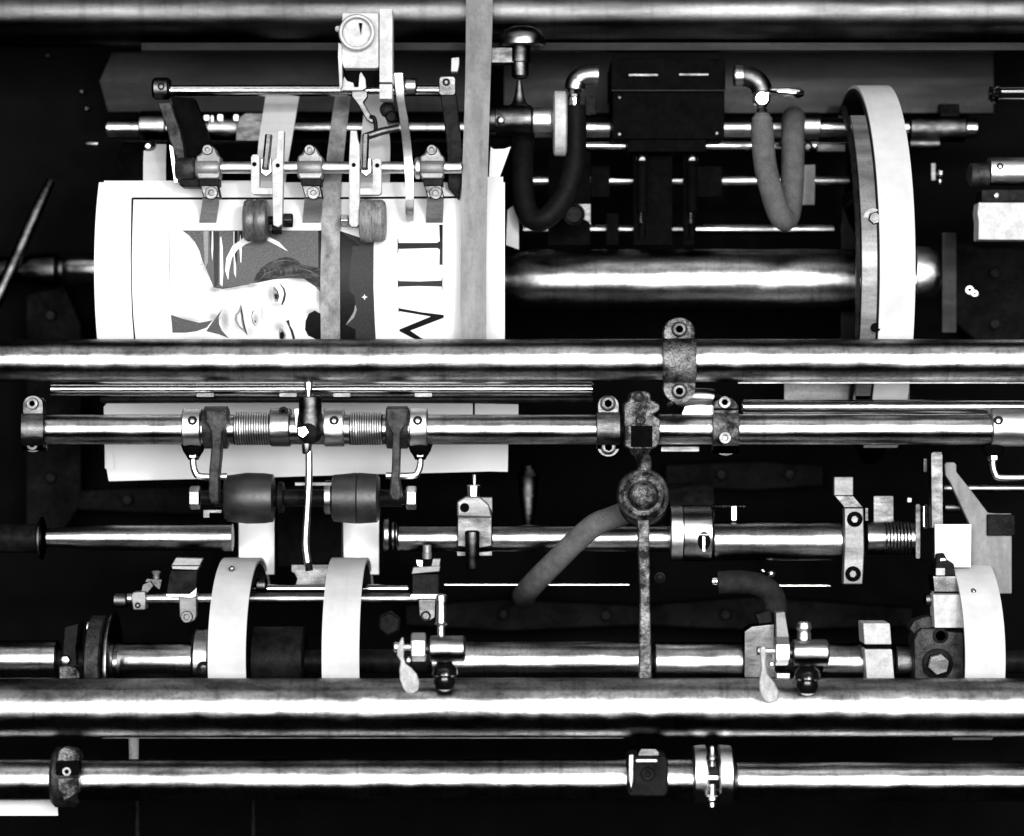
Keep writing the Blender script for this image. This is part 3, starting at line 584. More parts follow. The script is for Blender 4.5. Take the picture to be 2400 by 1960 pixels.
for x0, x1, y0, y1, lb in ((1484, 1576, 357, 575, 'black vertical plate behind the left domed post'), (1601, 1627, 357, 575, 'black vertical plate behind the right domed post'), (1285, 1384, 356, 575, 'black vertical plate behind the black looping hose'),
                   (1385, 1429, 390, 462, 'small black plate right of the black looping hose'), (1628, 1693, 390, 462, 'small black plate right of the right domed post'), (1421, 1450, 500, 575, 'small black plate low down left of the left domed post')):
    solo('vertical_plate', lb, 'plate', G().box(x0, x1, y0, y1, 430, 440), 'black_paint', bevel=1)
t = T('nut_plate', 'grey plate with a round nut, under the black looping hose', 'plate', (1360, 520, 260))
t.p('plate', G().prism([(1336, 478), (1385, 477), (1386, 532), (1378, 520), (1330, 500)], 270, 290), 'dull_steel', bevel=2)
t.p('nut', G().lathe_y(1345, 503, 262, [(0, 26), (-6, 26), (-9, 20), (-2, 18)], 24), 'dark_iron')
t = T('right_elbow', 'grey elbow and petcock at the top of the pale looping hose', 'fitting', (1785, 276, 230))
t.p('elbow', G().tube(spline([(1720, 177, 230), (1744, 178, 230), (1768, 186, 230), (1783, 202, 230), (1786, 216, 230)], 6), 24), 'dull_steel')
t.p('ferrule', G().lathe_x([(1720, 20), (1723, 25), (1740, 25), (1742, 22)], 178, 230), 'machined')
t.p('cock', G().lathe_y(1785, 232, 215, [(16, 20), (-8, 20), (-14, 14), (-14, 8), (-6, 7)], 22), 'chrome')
t.p('cock_lever', G().tube([(1798, 216, 215), (1812, 214, 205), (1845, 216, 200), (1872, 219, 200), (1884, 219, 200)], [8, 11, 14, 13, 6]), 'chrome')
t.p('barb', G().lathe_z(1786, 230, [(240, 10), (248, 14), (254, 10), (260, 14), (266, 11), (278, 16)], 22), 'chrome')
solo('grey_hose', 'grey rubber hose hanging in a loop below the right elbow', 'hose', G().tube(spline([(1786, 270, 230), (1787, 320, 222), (1794, 390, 214), (1810, 455, 210), (1828, 505, 222), (1845, 512, 252), (1854, 470, 285), (1858, 390, 305), (1858, 320, 340), (1860, 288, 400), (1860, 276, 520)], 9), [19] * 2 + [24] * 3 + [27] * 86, 24), 'grey_hose', group='rubber hoses')
solo('pale_plate', 'upright pale plate right of the grey hose loop', 'plate', G().prism([(1880, 387), (1911, 386), (1909, 480), (1876, 480)], 420, 426), 'grey_strap', bevel=1)
solo('ring_fitting', 'little ring fitting right of the hose loop', 'fitting', G().lathe_y(1893, 345, 440, [(0, 11), (-8, 12), (-12, 8), (-4, 6)], 18), 'dull_steel')
solo('tag_bar', 'short dark bar behind the grey hose loop', 'bar', G().box(1915, 1982, 338, 356, 450, 470), 'dull_steel', bevel=2)

# ------------------------------------------------------------------ tall white wheel on the right
RW, YW, DW = 476.0, 652.0, 402.0
t = T('belt_pulley', 'tall wheel with a white belt at the upper right', 'wheel', (2080, 880, 300))
fr = DW - RW
t.p('belt', G().ribbon(loop_st(2062, 2145, fr, YW, DW, RW, RW, -62, 118, 60), 8), 'white_belt')
t.p('rim', G().ribbon(loop_st(2058, 2143, fr, YW, DW, RW - 9, RW - 9, -62, 112, 50), 10), 'dark_iron')
sh = t.p('shoe', G().ribbon(loop_st(2021, 2059, fr, YW, DW, RW - 14, RW - 14, -40, 53, 34), 12), 'flat_metal', bevel=2)
t.p('flange', G().ribbon(loop_st(2010, 2019, fr, YW, DW, RW - 26, RW - 26, -45, 62, 34), 18), 'dark_iron')
t.p('web', G().lathe_x([(2030, RW - 40), (2048, RW - 40)], YW, DW, 64), 'black_paint')
yb = 512; db = DW - math.sqrt(RW ** 2 - (YW - yb) ** 2) + 4
t.p('washer', G().lathe_y(2046, yb, db, [(2, 23), (-3, 23)], 26), 'flat_metal', parent=sh)
t.hexface(2050, yb, db - 3, 16, 10, 'dull_steel', parent=sh)
t.p('slot', G().prism([(2034, 420), (2040, 424), (2044, 440), (2040, 452), (2034, 446), (2030, 436)], DW - math.sqrt(RW ** 2 - (YW - 436) ** 2) + 5, DW), 'black_paint')
t.p('hole', G().lathe_y(2052, 768, DW - math.sqrt(RW ** 2 - (YW - 768) ** 2) + 10, [(4, 11), (-6, 11)], 20), 'black_paint')
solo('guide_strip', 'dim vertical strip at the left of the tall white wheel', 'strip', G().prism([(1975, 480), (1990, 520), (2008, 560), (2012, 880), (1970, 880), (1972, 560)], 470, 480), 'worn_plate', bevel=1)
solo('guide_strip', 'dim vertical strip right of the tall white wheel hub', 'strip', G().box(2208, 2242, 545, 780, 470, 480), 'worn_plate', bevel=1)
t = T('wing_nut', 'bright little wing nut right of the tall white wheel', 'nut', (2202, 436, 480))
t.p('wing', G().lathe_y(2204, 408, 470, [(0, 9), (-10, 7), (-13, 2)], 14), 'chrome')
t.p('wing', G().lathe_y(2202, 426, 470, [(0, 7), (-10, 6), (-13, 2)], 14), 'chrome')
t.p('bracket', G().box(2182, 2194, 382, 424, 470, 490), 'dull_steel', bevel=2)
t = T('cotter', 'tiny ring and pin on the dark wall right of the wheel hub', 'pin', (2280, 695, 480))
t.p('ring', G().lathe_y(2272, 680, 480, [(0, 9), (-4, 9), (-4, 5), (0, 5)], 16), 'machined')
t.p('ring', G().lathe_y(2284, 688, 478, [(0, 7), (-4, 7), (-4, 4), (0, 4)], 16), 'machined')
t = T('roller_end', 'bright roller end at the right edge beside the tall wheel', 'roller', (2330, 440, 150))
t.p('neck', G().lathe_x([(2268, 16), (2274, 27), (2316, 27)], 410, 150), 'cast_iron')
t.p('drum', G().lathe_x([(2314, 28), (2318, 33), (2560, 33)], 402, 150), 'bright_metal')
t.screw(2344, 390, 118, 8, 'dark_iron', h=3)
t = T('bearing_block', 'white block with a dark cap at the right edge, under the roller end', 'block', (2330, 562, 150))
t.p('cap', G().box(2300, 2560, 444, 474, 130, 200), 'dark_iron', bevel=3)
t.p('block', G().prism([(2294, 474), (2560, 474), (2560, 564), (2293, 562), (2294, 520), (2291, 500)], 140, 200), 'white_enamel', bevel=3)
t.p('bolt', G().lathe_y(2336, 459, 130, [(0, 8), (-6, 7), (-8, 3)], 14), 'machined')
t = T('pipe_fitting', 'ribbed pipe fitting in the upper right corner', 'fitting', (2340, 242, 200))
t.p('body', G().lathe_x([(2316, 10), (2320, 20), (2328, 16), (2336, 22), (2346, 18), (2560, 20)], 222, 200), 'chrome')

# ================================================================== middle row
t = T('long_rod', 'long polished rod with notches, right under the upper tie bar', 'rod', (750, 930, -40))
t.p('rod', shaft(118, 1391, 912, 17, -40), 'polished_rod')
t.p('lower_edge', G().lathe_x([(236, 6), (240, 8), (1386, 8), (1390, 6)], 936, -20, 20), 'dark_iron')
for x in (482, 676, 802, 993): t.p('notch', G().prism(rrect(x - 22, x + 20, 921, 931, 3), -56, -40), 'dull_steel', bevel=1)
solo('long_rod', 'bright pair-streaked rod at the right, above the middle shaft', 'rod', shaft(1737, 2600, 954, 17, -40), 'polished_rod')
solo('thin_edge', 'hair-thin bright edge under the upper tie bar at the right', 'edge', G().box(1730, 2600, 896, 899, -60, -40), 'machined')
solo('thin_edge', 'hair-thin bright edge under the thickest tie bar', 'edge', G().box(240, 1460, 1729, 1731, -200, -180), 'dull_steel')
t = T('middle_shaft', 'middle shaft carrying springs, collars and roller arms', 'shaft', (1200, 1045, -100))
t.p('shaft', shaft(100, 1405, 1007, 35, -100), 'ground_steel')
t.p('shaft', shaft(1540, 2330, 1007, 36, -100), 'ground_steel')
t.p('core', shaft(1400, 1545, 1007, 30, -100), 'dark_iron')
for x0, x1, sx in ((430, 474, 451), (760, 808, 783), (960, 1003, 979), (2318, 2560, 2340)):
    c = t.p('collar', shaft(x0, x1, 1002, 45, -100, 3), 'bright_metal')
    t.screw(sx, 986, -142, 11, 'dark_iron', h=4, parent=c)
c = t.p('collar', shaft(634, 682, 1002, 45, -100, 3), 'machined')
t.screw(664, 964, -124, 11, 'dark_iron', h=4, parent=c)
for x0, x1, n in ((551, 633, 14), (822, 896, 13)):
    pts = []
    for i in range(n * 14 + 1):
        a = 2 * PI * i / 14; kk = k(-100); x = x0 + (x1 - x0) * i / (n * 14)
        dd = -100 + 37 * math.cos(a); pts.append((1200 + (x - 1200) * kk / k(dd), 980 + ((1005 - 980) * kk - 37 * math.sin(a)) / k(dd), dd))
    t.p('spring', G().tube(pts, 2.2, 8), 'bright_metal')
    t.p('coil_gap_sleeve', shaft(x0 - 2, x1 + 2, 1007, 35.8, -100, 1), 'dark_iron')  # dark sleeve added over the bright shaft to darken gaps between coils
GA = 'roller arms hanging from the middle shaft'
def roller_arm(label, hx0, hx1, pts, bolt, flip):
    t = T('roller_lever', label, 'arm', ((hx0 + hx1) / 2, 1190, -100), GA)
    t.p('hub', G().lathe_x([(hx0, 44), (hx0 + 3, 50), (hx1 - 3, 50), (hx1, 44)], 1002, -100), 'cast_iron')
    t.p('arm', G().prism(pts, -168, -122), 'cast_iron', bevel=4)
    t.p('oil_hole', G().lathe_y((hx0 + hx1) / 2 + 5, 981, -150, [(6, 8), (-1, 8), (-2, 6), (4, 4)], 16), 'dark_iron')
    t.p('boss', G().lathe_x([(bolt[1] - 26, 16), (bolt[1] + 26, 16)], 1167, -95), 'dark_iron')
    t.hexx(bolt[0], bolt[0] + 24, 1167, -95, 28, 'bright_metal', name='bolt', rot=PI / 6)
    return t
roller_arm('left cast arm reaching down from the middle shaft to the rollers', 478, 536, [(482, 962), (530, 962), (534, 990), (520, 1015), (518, 1060), (512, 1120), (512, 1175), (506, 1184), (494, 1180), (488, 1160), (490, 1100), (496, 1040), (494, 1012), (482, 990)], (445, 498), False)
roller_arm('right cast arm reaching down from the middle shaft to the rollers', 905, 958, [(904, 956), (958, 956), (952, 990), (938, 1018), (938, 1060), (936, 1120), (942, 1165), (934, 1174), (918, 1172), (912, 1158), (918, 1100), (920, 1018), (906, 995)], (952, 926), True)
t = T('pressure_rollers', 'pair of black rubber rollers on one spindle below the middle shaft', 'roller', (710, 1230, -80))
t.p('left_roller', G().lathe_x([(528, 48), (534, 54), (580, 60), (620, 59), (640, 56), (642, 46)], 1168, -85, 56), 'black_rubber')
t.p('right_roller', G().lathe_x([(779, 46), (782, 55), (836, 60), (838, 58), (840, 60), (884, 57), (890, 48)], 1168, -85, 56), 'black_rubber')
t.p('spindle', shaft(500, 945, 1168, 20, -85), 'dark_iron')
t.p('ring', G().lathe_x([(650, 30), (653, 36), (664, 36), (667, 30)], 1166, -85), 'dark_iron')
t.p('ring', G().lathe_x([(760, 34), (763, 40), (776, 40), (778, 34)], 1166, -85), 'machined')
t.p('spindle_flat', G().box(690, 780, 1130, 1140, -112, -95), 'dull_steel', bevel=2)
solo('small_hook', 'small bright hook end below the left roller arm', 'hook', G().prism([(476, 1195), (520, 1195), (520, 1203), (491, 1203), (491, 1214), (476, 1214)], -60, -50), 'dull_steel', bevel=1)
GP = 'bent grease pipes under the collars'
def pipe(label, x, y0, xe, yb, s):
    t = T('grease_pipe', label, 'pipe', (x, yb + 8, -90), GP)
    t.p('socket', G().lathe_z(x, -90, [(1040, 30), (1058, 24), (1070, 16), (1078, 12)], 20), 'black_paint')
    t.p('nut', G().lathe_z(x, -95, [(y0, 12), (y0 + 2, 14), (y0 + 12, 14), (y0 + 14, 12)], 6), 'bright_metal', bevel=1, smooth=20)
    t.p('pipe', G().tube(spline([(x, y0 + 12, -95), (x, yb - 28, -95), (x + s * 5, yb - 10, -95), (x + s * 18, yb, -95), (xe, yb, -95)], 7), 8), 'bright_metal')
    return t
pipe('bent grease pipe left of the left roller arm', 453, 1060, 532, 1117, 1)
pipe('bent grease pipe right of the right roller arm', 985, 1058, 905, 1115, -1)
pipe('bent grease pipe at the right edge under the middle shaft', 2328, 1066, 2420, 1120, 1)
t = T('lever_handle', 'upright lever with a long bright rod in front of the rollers', 'lever', (722, 1336, -160))
t.p('top_bolt', G().lathe_z(723, -150, [(896, 10), (914, 10), (915, 6), (930, 6)], 18), 'bright_metal')
t.p('block', G().lathe_z(727, -150, [(929, 24), (932, 27), (966, 27), (985, 30), (1010, 32), (1030, 24), (1038, 12)], 28), 'dull_steel')
t.p('side_disc', G().lathe_y(722, 1014, -178, [(4, 22), (-8, 22), (-11, 18)], 26), 'dark_iron')
t.p('square_bolt', G().prism([(698, 1003), (715, 1000), (724, 1014), (710, 1026), (700, 1020)], -205, -180), 'chrome', bevel=1)
t.p('side_lug', G().prism([(688, 958), (704, 956), (704, 1000), (692, 1000)], -140, -100), 'machined', bevel=2)
t.p('ferrule', G().lathe_z(719, -150, [(1036, 8), (1040, 12), (1060, 11), (1064, 9)], 18), 'machined')
t.p('handle_rod', G().tube(spline([(724, 1058, -150), (724, 1120, -155), (720, 1200, -160), (716, 1270, -160), (720, 1310, -160), (724, 1334, -160)], 6), 8.6), 'bright_metal')
t.p('tip', G().tube([(722, 1318, -160), (725, 1338, -160)], 9), 'dark_iron')
# clamps on the bars and shaft
clamp('tall worn clamp screwed round the upper tie bar', 1553, 1632, 744, 944, 845, 50, -150, [(1592, 772), (1592, 917)], sr=18, lug=38)
clamp('clamp at the far left end of the middle shaft', 50, 103, 926, 1060, 1007, 35, -100, [(77, 946), (77, 1042)], m='dull_steel', sr=14)
clamp('dark ring clamp left of the rocker casting', 1398, 1454, 926, 1070, 1005, 36, -100, [(1425, 946), (1426, 1048)], m='dull_steel', sr=18, lug=27)
clamp('worn clamp right of the rocker casting', 1670, 1733, 932, 1068, 1007, 36, -100, [(1698, 943), (1699, 1026)], m='worn_cast', sr=15)
# rocker casting with an eye and a long rusty bar
t = T('rocker_casting', 'mottled rocker casting with a round eye and a long bar below', 'lever', (1507, 1592, -190))
t.p('head', G().prism([(1462, 946), (1474, 940), (1478, 922), (1490, 917), (1512, 917), (1524, 922), (1526, 938), (1546, 948), (1546, 962), (1530, 972), (1548, 984), (1546, 1040), (1538, 1048), (1524, 1054), (1480, 1054), (1464, 1046)], -158, -70), 'worn_cast', bevel=4)
t.p('socket', G().box(1479, 1529, 998, 1048, -162, -140), 'black_paint', bevel=1)
t.p('bolt_hole', G().lathe_y(1497, 930, -158, [(2, 13), (-4, 13), (-4, 8), (4, 8)], 20), 'dark_iron')
t.p('bolt_hole', G().lathe_y(1501, 985, -158, [(2, 12), (-4, 12), (-4, 8), (4, 8)], 20), 'dark_iron')
t.p('neck', G().tube(spline([(1500, 1046, -120), (1504, 1066, -140), (1510, 1084, -160), (1508, 1104, -172), (1500, 1120, -178)], 5), [26] * 3 + [17] * 15 + [22] * 3), 'worn_cast')
t.p('eye', G().lathe_y(1507, 1161, -180, [(34, 54), (6, 62), (-14, 58), (-22, 46), (-20, 36), (-30, 30), (-34, 20), (-35, 4)], 40), 'worn_cast')
t.p('eye_cup', G().lathe_y(1507, 1178, -140, [(20, 50), (-10, 58), (-16, 54)], 36), 'dark_iron')
t.p('bar', G().prism([(1493, 1212), (1522, 1212), (1524, 1400), (1528, 1592), (1497, 1592), (1500, 1400), (1496, 1300)], -190, -162), 'worn_cast', bevel=4)
t = T('rocker_link', 'smooth pale link curving behind the tall worn clamp', 'link', (1640, 975, -60))
t.p('link', G().tube(spline([(1566, 950, -50), (1585, 938, -60), (1630, 930, -70), (1668, 932, -70), (1690, 945, -60)], 6), [6] * 6 + [20] * 13 + [14] * 6), 'machined')
t.p('plate', G().prism([(1596, 975), (1606, 950), (1640, 946), (1675, 950), (1675, 978)], -66, -50), 'bright_metal', bevel=2)
solo('dark_bracket', 'dark bracket below the middle shaft right of the rocker head', 'bracket', G().box(1548, 1640, 1046, 1060, -60, -20), 'dull_steel', bevel=2)
solo('shiny_plate', 'shiny plate glimpsed between the upper bar and the right rod', 'plate', G().box(1838, 2006, 893, 945, 120, 130), 'flat_metal', bevel=1)
solo('dim_plate', 'dim plate right of the shiny one, behind the right rod', 'plate', G().box(2054, 2132, 905, 945, 200, 210), 'dull_steel', bevel=1)
solo('nozzle', 'dim upright nozzle in the dark left of the rocker bar', 'nozzle', G().lathe_z(1238, 300, [(1086, 10), (1092, 18), (1098, 16), (1108, 22), (1116, 28), (1124, 24), (1150, 23), (1220, 14), (1240, 6)], 26), 'dull_steel')
solo('grey_hose', 'grey rubber hose slanting down left from behind the rocker eye', 'hose', G().tube(spline([(1470, 1200, -20), (1435, 1214, -30), (1395, 1230, -30), (1350, 1268, -20), (1300, 1318, 10), (1262, 1356, 60), (1240, 1380, 150), (1230, 1392, 330), (1228, 1396, 600), (1228, 1398, 890)], 8), 27, 24), 'grey_hose', group='rubber hoses')

# ------------------------------------------------------------------ lower shaft behind the rollers
t = T('lower_shaft', 'lower shaft running behind the bright lever rod and the rocker bar', 'shaft', (1000, 1290, 120))
t.p('shaft', G().lathe_x([(105, 14), (112, 22), (160, 24), (230, 30), (545, 32), (546, 26)], 1260, 120, 48), 'ground_steel')
t.p('flange', G().lathe_x([(94, 46), (96, 50), (100, 50), (102, 44)], 1262, 120, 48), 'dull_steel')
t.p('hub', G().lathe_x([(-200, 34), (90, 34), (94, 40)], 1262, 120, 40), 'dark_iron')
t.p('shaft', G().lathe_x([(930, 22), (936, 31), (1600, 31)], 1262, 120, 48), 'ground_steel')
for x0, x1, r in ((900, 914, 40), (918, 926, 33), (928, 932, 30)): t.p('ring', G().lathe_x([(x0, r - 3), (x0 + 3, r), (x1 - 2, r), (x1, r - 3)], 1254, 120, 40), 'machined')
t.p('collar', G().lathe_x([(1568, 60), (1571, 66), (1597, 66)], 1250, 90, 56), 'bright_metal')
c = t.p('collar', G().lathe_x([(1600, 66), (1664, 66), (1668, 62)], 1250, 88, 56), 'machined')
t.p('port', G().lathe_y(1650, 1268, 24, [(6, 22), (-3, 22)], 26, sx=.68), 'black_paint', parent=c)
t.p('port_pin', G().box(1647, 1652, 1258, 1292, 17, 20), 'chrome', parent=c)
t.p('shaft', shaft(1668, 1972, 1268, 46, 100), 'ground_steel')
t.p('shaft', shaft(2026, 2148, 1262, 38, 100), 'ground_steel')
for i in range(8): t.p('thread_ridge', G().lathe_x([(2070 + i * 8, 37), (2073 + i * 8, 40), (2076 + i * 8, 37)], 1262, 100, 36), 'dark_iron')
solo('dark_drum', 'dark drum top above the bright collar, right of the rocker eye', 'drum', G().lathe_x([(1566, 70), (1600, 72), (1668, 72)], 1205, 210, 48), 'dark_iron')
t = T('long_screw', 'long thin screw with a bright square head right of the collar', 'screw', (1730, 1222, 100))
t.p('thread', G().lathe_x([(1668 + i * 4, 4 + (i % 2) * 2) for i in range(21)], 1187, 100, 12), 'dull_steel')
t.p('head', G().prism(rrect(1714, 1727, 1186, 1221, 3), 85, 110), 'bright_metal', bevel=2)
t = T('pivot_block', 'rounded pivot block with a pin on the lower shaft, left of the slanting hose', 'block', (1112, 1335, 60))
t.p('body', G().prism([(1071, 1214), (1071, 1186), (1078, 1172), (1096, 1167), (1120, 1167), (1140, 1178), (1152, 1196), (1154, 1214), (1154, 1282), (1112, 1288), (1071, 1282)], 40, 130), 'dull_steel', bevel=4)
t.p('brow', G().prism([(1071, 1176), (1092, 1164), (1124, 1164), (1146, 1184), (1154, 1214), (1071, 1212)], 22, 42), 'flat_metal', bevel=5)
t.p('ear', G().prism([(1124, 1166), (1154, 1166), (1154, 1205), (1142, 1184)], 60, 90), 'flat_metal', bevel=2)
t.p('hole', G().lathe_y(1089, 1190, 22, [(4, 11), (-2, 11)], 20), 'black_paint')
t.p('lower_jaw', G().prism([(1069, 1291), (1112, 1295), (1154, 1291), (1154, 1304), (1071, 1304)], 60, 130), 'dull_steel', bevel=2)
t.p('pin', G().lathe_z(1107, 26, [(1244, 14), (1247, 17), (1328, 16), (1333, 12)], 22), 'dull_steel')
t.p('nut', G().lathe_z(1110, 60, [(1137, 13), (1139, 16), (1165, 14)], 6), 'bright_metal', bevel=1, smooth=20)
t.p('stud', G().lathe_z(1112, 60, [(1112, 4), (1114, 5), (1138, 5)], 12), 'machined')
# right-hand clamp strap and hardware
t = T('jogged_clamp', 'bright jogged clamp bar with two black screws, right of the long screw', 'clamp', (2003, 1375, 20))
t.p('tab', G().prism([(1955, 1118), (2000, 1118), (2000, 1162), (1955, 1162)], 60, 80), 'flat_metal', bevel=2)
t.p('jog', G().prism([(1955, 1162), (2000, 1162), (2024, 1190), (1979, 1190)], 48, 68), 'dull_steel', bevel=2)
t.p('bar', G().prism([(1979, 1191), (2024, 1191), (2026, 1290), (2022, 1370), (1976, 1370), (1980, 1280)], 30, 62), 'flat_metal', bevel=3)
t.screw(2003, 1217, 30, 18, 'black_paint', h=8); t.screw(1999, 1345, 30, 18, 'black_paint', h=8)
t.p('nut', G().box(2027, 2036, 1190, 1222, 60, 80), 'dull_steel', bevel=2)
t = T('square_tab', 'dull square tab with a shadowed corner right of the jogged clamp', 'plate', (2072, 1210, 160))
t.p('tab', G().prism(rrect(2047, 2095, 1162, 1225, 4, 3), 160, 166), 'dull_steel', bevel=2)
t.p('knob', G().lathe_y(2130, 1172, 150, [(0, 9), (-8, 9), (-10, 6)], 4, rot=PI / 4), 'machined')
solo('oval_link', 'thin dull oval link beside the threaded shaft end', 'link', G().prism(rrect(2145, 2159, 1180, 1312, 6), 60, 72), 'dull_steel', bevel=3)
solo('oval_link', 'small bright oval link left of the upright post', 'link', G().prism(rrect(2163, 2177, 1184, 1240, 6), 50, 62), 'chrome', bevel=3)
solo('upright_post', 'grey upright post left of the diagonal white lever', 'post', G().prism([(2181, 1064), (2186, 1058), (2208, 1058), (2211, 1066), (2212, 1232), (2183, 1240)], -20, 10), 'dull_steel', bevel=3)
solo('upright_post', 'narrow dark post edge behind the grey upright', 'post', G().box(2164, 2174, 1074, 1108, 40, 60), 'dull_steel', bevel=2)
t = T('diagonal_lever', 'pale diagonal lever widening into a grey plate at the right edge', 'lever', (2300, 1420, 20))
t.p('lever', G().prism([(2214, 1090), (2218, 1084), (2238, 1084), (2242, 1090), (2242, 1106), (2280, 1154), (2316, 1202), (2340, 1204), (2372, 1204), (2372, 1392), (2277, 1392), (2275, 1234), (2250, 1180), (2228, 1132), (2216, 1114)], 10, 30), 'grey_strap', bevel=3)
t.p('pad', G().box(2314, 2380, 1206, 1256, -2, 10), 'dark_iron', bevel=3)
rod('dim rod crossing behind the diagonal lever', 2210, 2460, 1145, 9, 140, 'machined')
rod('short dull pin right of the grey upright post', 2212, 2250, 1190, 12, 60, 'dull_steel', name='stub_pin')
solo('white_card', 'plain white square card above the right belt', 'card', G().prism([(2191, 1229), (2277, 1229), (2276, 1330), (2192, 1330)], -30, -22), 'paper', bevel=1)

# ================================================================== lower row: belts, discs, petcocks
GL = 'white looped belts behind the thickest tie bar'
def belt(label, x0, x1, hole=None, a1=150, ry=206, yc=1512, dc=146, rd=300):
    t = T('belt_loop', label, 'belt', ((x0 + x1) / 2, 1700, dc), GL)
    st = loop_st(x0, x1, dc - rd, yc, dc, ry, rd, -70, a1, 60)
    t.p('belt', G().ribbon(st, 7), 'white_belt')
    t.p('lining', G().ribbon(loop_st(x0 + 4, x1 - 3, dc - rd, yc, dc, ry - 8, rd - 8, -60, a1, 50), 6), 'black_rubber')
    if hole: t.p('rivet', G().lathe_y(hole[0], hole[1], hole[2], [(4, 7), (-5, 6), (-8, 2)], 14), 'machined')
    return t
belt('left white belt looped over the lower shaft, with a small rivet', 487, 576, (543, 1333, 0))
belt('middle white belt looped over the lower shaft, nearer the left petcock', 754, 842)
belt('right white belt at the right edge, leaning outwards', 2262, 2356, (2281, 1386, -85), a1=150, ry=212, yc=1524, dc=80, rd=234)
GT = 'white tapes rising behind the looped belts'
solo('white_tape', 'white tape rising behind the left belt, below the left rubber roller', 'tape', G().ribbon([(560, 643, 1205, 262), (560, 643, 1290, 276), (560, 643, 1345, 322)], 4), 'white_tape', group=GT)
solo('white_tape', 'white tape rising behind the middle belt, below the right rubber roller', 'tape', G().ribbon([(803, 888, 1205, 262), (803, 888, 1290, 276), (803, 888, 1345, 322)], 4), 'white_tape', group=GT)
# rods through the belts
t = T('clip_shaft', 'slim rod threaded through the left and middle belts', 'rod', (650, 1420, 70))
t.p('rod', shaft(296, 990, 1403, 13, 70), 'machined')
t.p('end_cap', G().lathe_x([(267, 12), (270, 18), (296, 18), (300, 14)], 1407, 70), 'dull_steel')
t.p('upper_rod', shaft(590, 960, 1380, 10, 120), 'polished_rod')
t.p('sleeve', shaft(600, 626, 1372, 18, 118), 'dull_steel')
t = T('set_clamp', 'small stepped clamp at the left end of the slim rod', 'clamp', (330, 1432, 60))
t.p('body', G().prism([(306, 1396), (312, 1388), (340, 1386), (342, 1402), (340, 1430), (312, 1430)], 45, 90), 'flat_metal', bevel=3)
t.p('step', G().prism([(330, 1386), (334, 1370), (352, 1362), (360, 1374), (346, 1390)], 60, 90), 'dull_steel', bevel=2)
t.p('upper_step', G().prism([(338, 1364), (344, 1356), (380, 1358), (375, 1384), (366, 1378), (356, 1370)], 70, 95), 'dull_steel', bevel=2)
t.p('knob', G().lathe_z(366, 80, [(1338, 8), (1341, 11), (1348, 7), (1360, 8)], 16), 'flat_metal')
t.screw(323, 1419, 45, 7, 'dark_iron', h=3)
GK = 'gripper clips on the slim rod'
t = T('gripper_clip', 'folded gripper clip left of the left belt', 'clip', (430, 1462, 40), GK)
t.p('top_leaf', G().prism([(412, 1307), (476, 1309), (468, 1326), (401, 1326)], 40, 60), 'flat_metal', bevel=2)
t.p('edge_leaf', G().prism([(402, 1327), (468, 1327), (462, 1336), (404, 1334)], 34, 60), 'flat_metal', bevel=1)
t.p('box', G().prism([(400, 1337), (462, 1337), (460, 1380), (452, 1392), (390, 1392), (396, 1350)], 40, 90), 'dark_iron', bevel=2)
t.p('ledge', G().prism([(388, 1392), (444, 1392), (456, 1382), (461, 1376), (460, 1398), (450, 1402), (390, 1399)], 26, 60), 'bright_metal', bevel=2)
t.p('lug', G().prism([(419, 1400), (460, 1394), (461, 1444), (456, 1454), (442, 1461), (428, 1456), (421, 1446)], 34, 60), 'flat_metal', bevel=3)
t.screw(438, 1446, 34, 14, 'dull_steel', h=6)
t = T('gripper_clip', 'gripper clip with a small stack on top, above the left petcock', 'clip', (1000, 1455, 40), GK)
t.p('stud', G().lathe_z(1001, 50, [(1278, 9), (1281, 10), (1296, 10), (1297, 11), (1310, 11)], 16), 'flat_metal')
t.p('jaw', G().prism([(974, 1312), (992, 1314), (990, 1332), (977, 1326)], 40, 60), 'bright_metal', bevel=2)
t.p('jaw', G().prism([(1010, 1330), (1014, 1310), (1033, 1310), (1030, 1330)], 40, 60), 'flat_metal', bevel=2)
t.p('core', G().box(991, 1011, 1309, 1327, 44, 60), 'black_paint')
t.p('plate', G().prism([(968, 1330), (1032, 1326), (1030, 1340), (964, 1346)], 34, 60), 'flat_metal', bevel=2)
t.p('box', G().box(966, 1028, 1346, 1394, 40, 90), 'dark_iron', bevel=2)
t.p('ledge', G().prism(rrect(962, 1027, 1393, 1403, 4, 3), 26, 50), 'bright_metal', bevel=1)
t.p('lug', G().prism([(979, 1404), (1022, 1404), (1020, 1448), (1008, 1456), (990, 1452), (982, 1442)], 34, 60), 'dull_steel', bevel=3)
t.p('lug_hole', G().lathe_y(998, 1444, 32, [(3, 12), (-3, 12), (-3, 8), (3, 8)], 18), 'dark_iron')
rod('hair-thin bright rod left of the rocker bar', 1040, 1476, 1371, 4, 200, 'polished_rod', name='thin_rod')
rod('hair-thin bright rod right of the short dark hose', 1812, 1948, 1373, 3.5, 200, 'polished_rod', name='thin_rod')
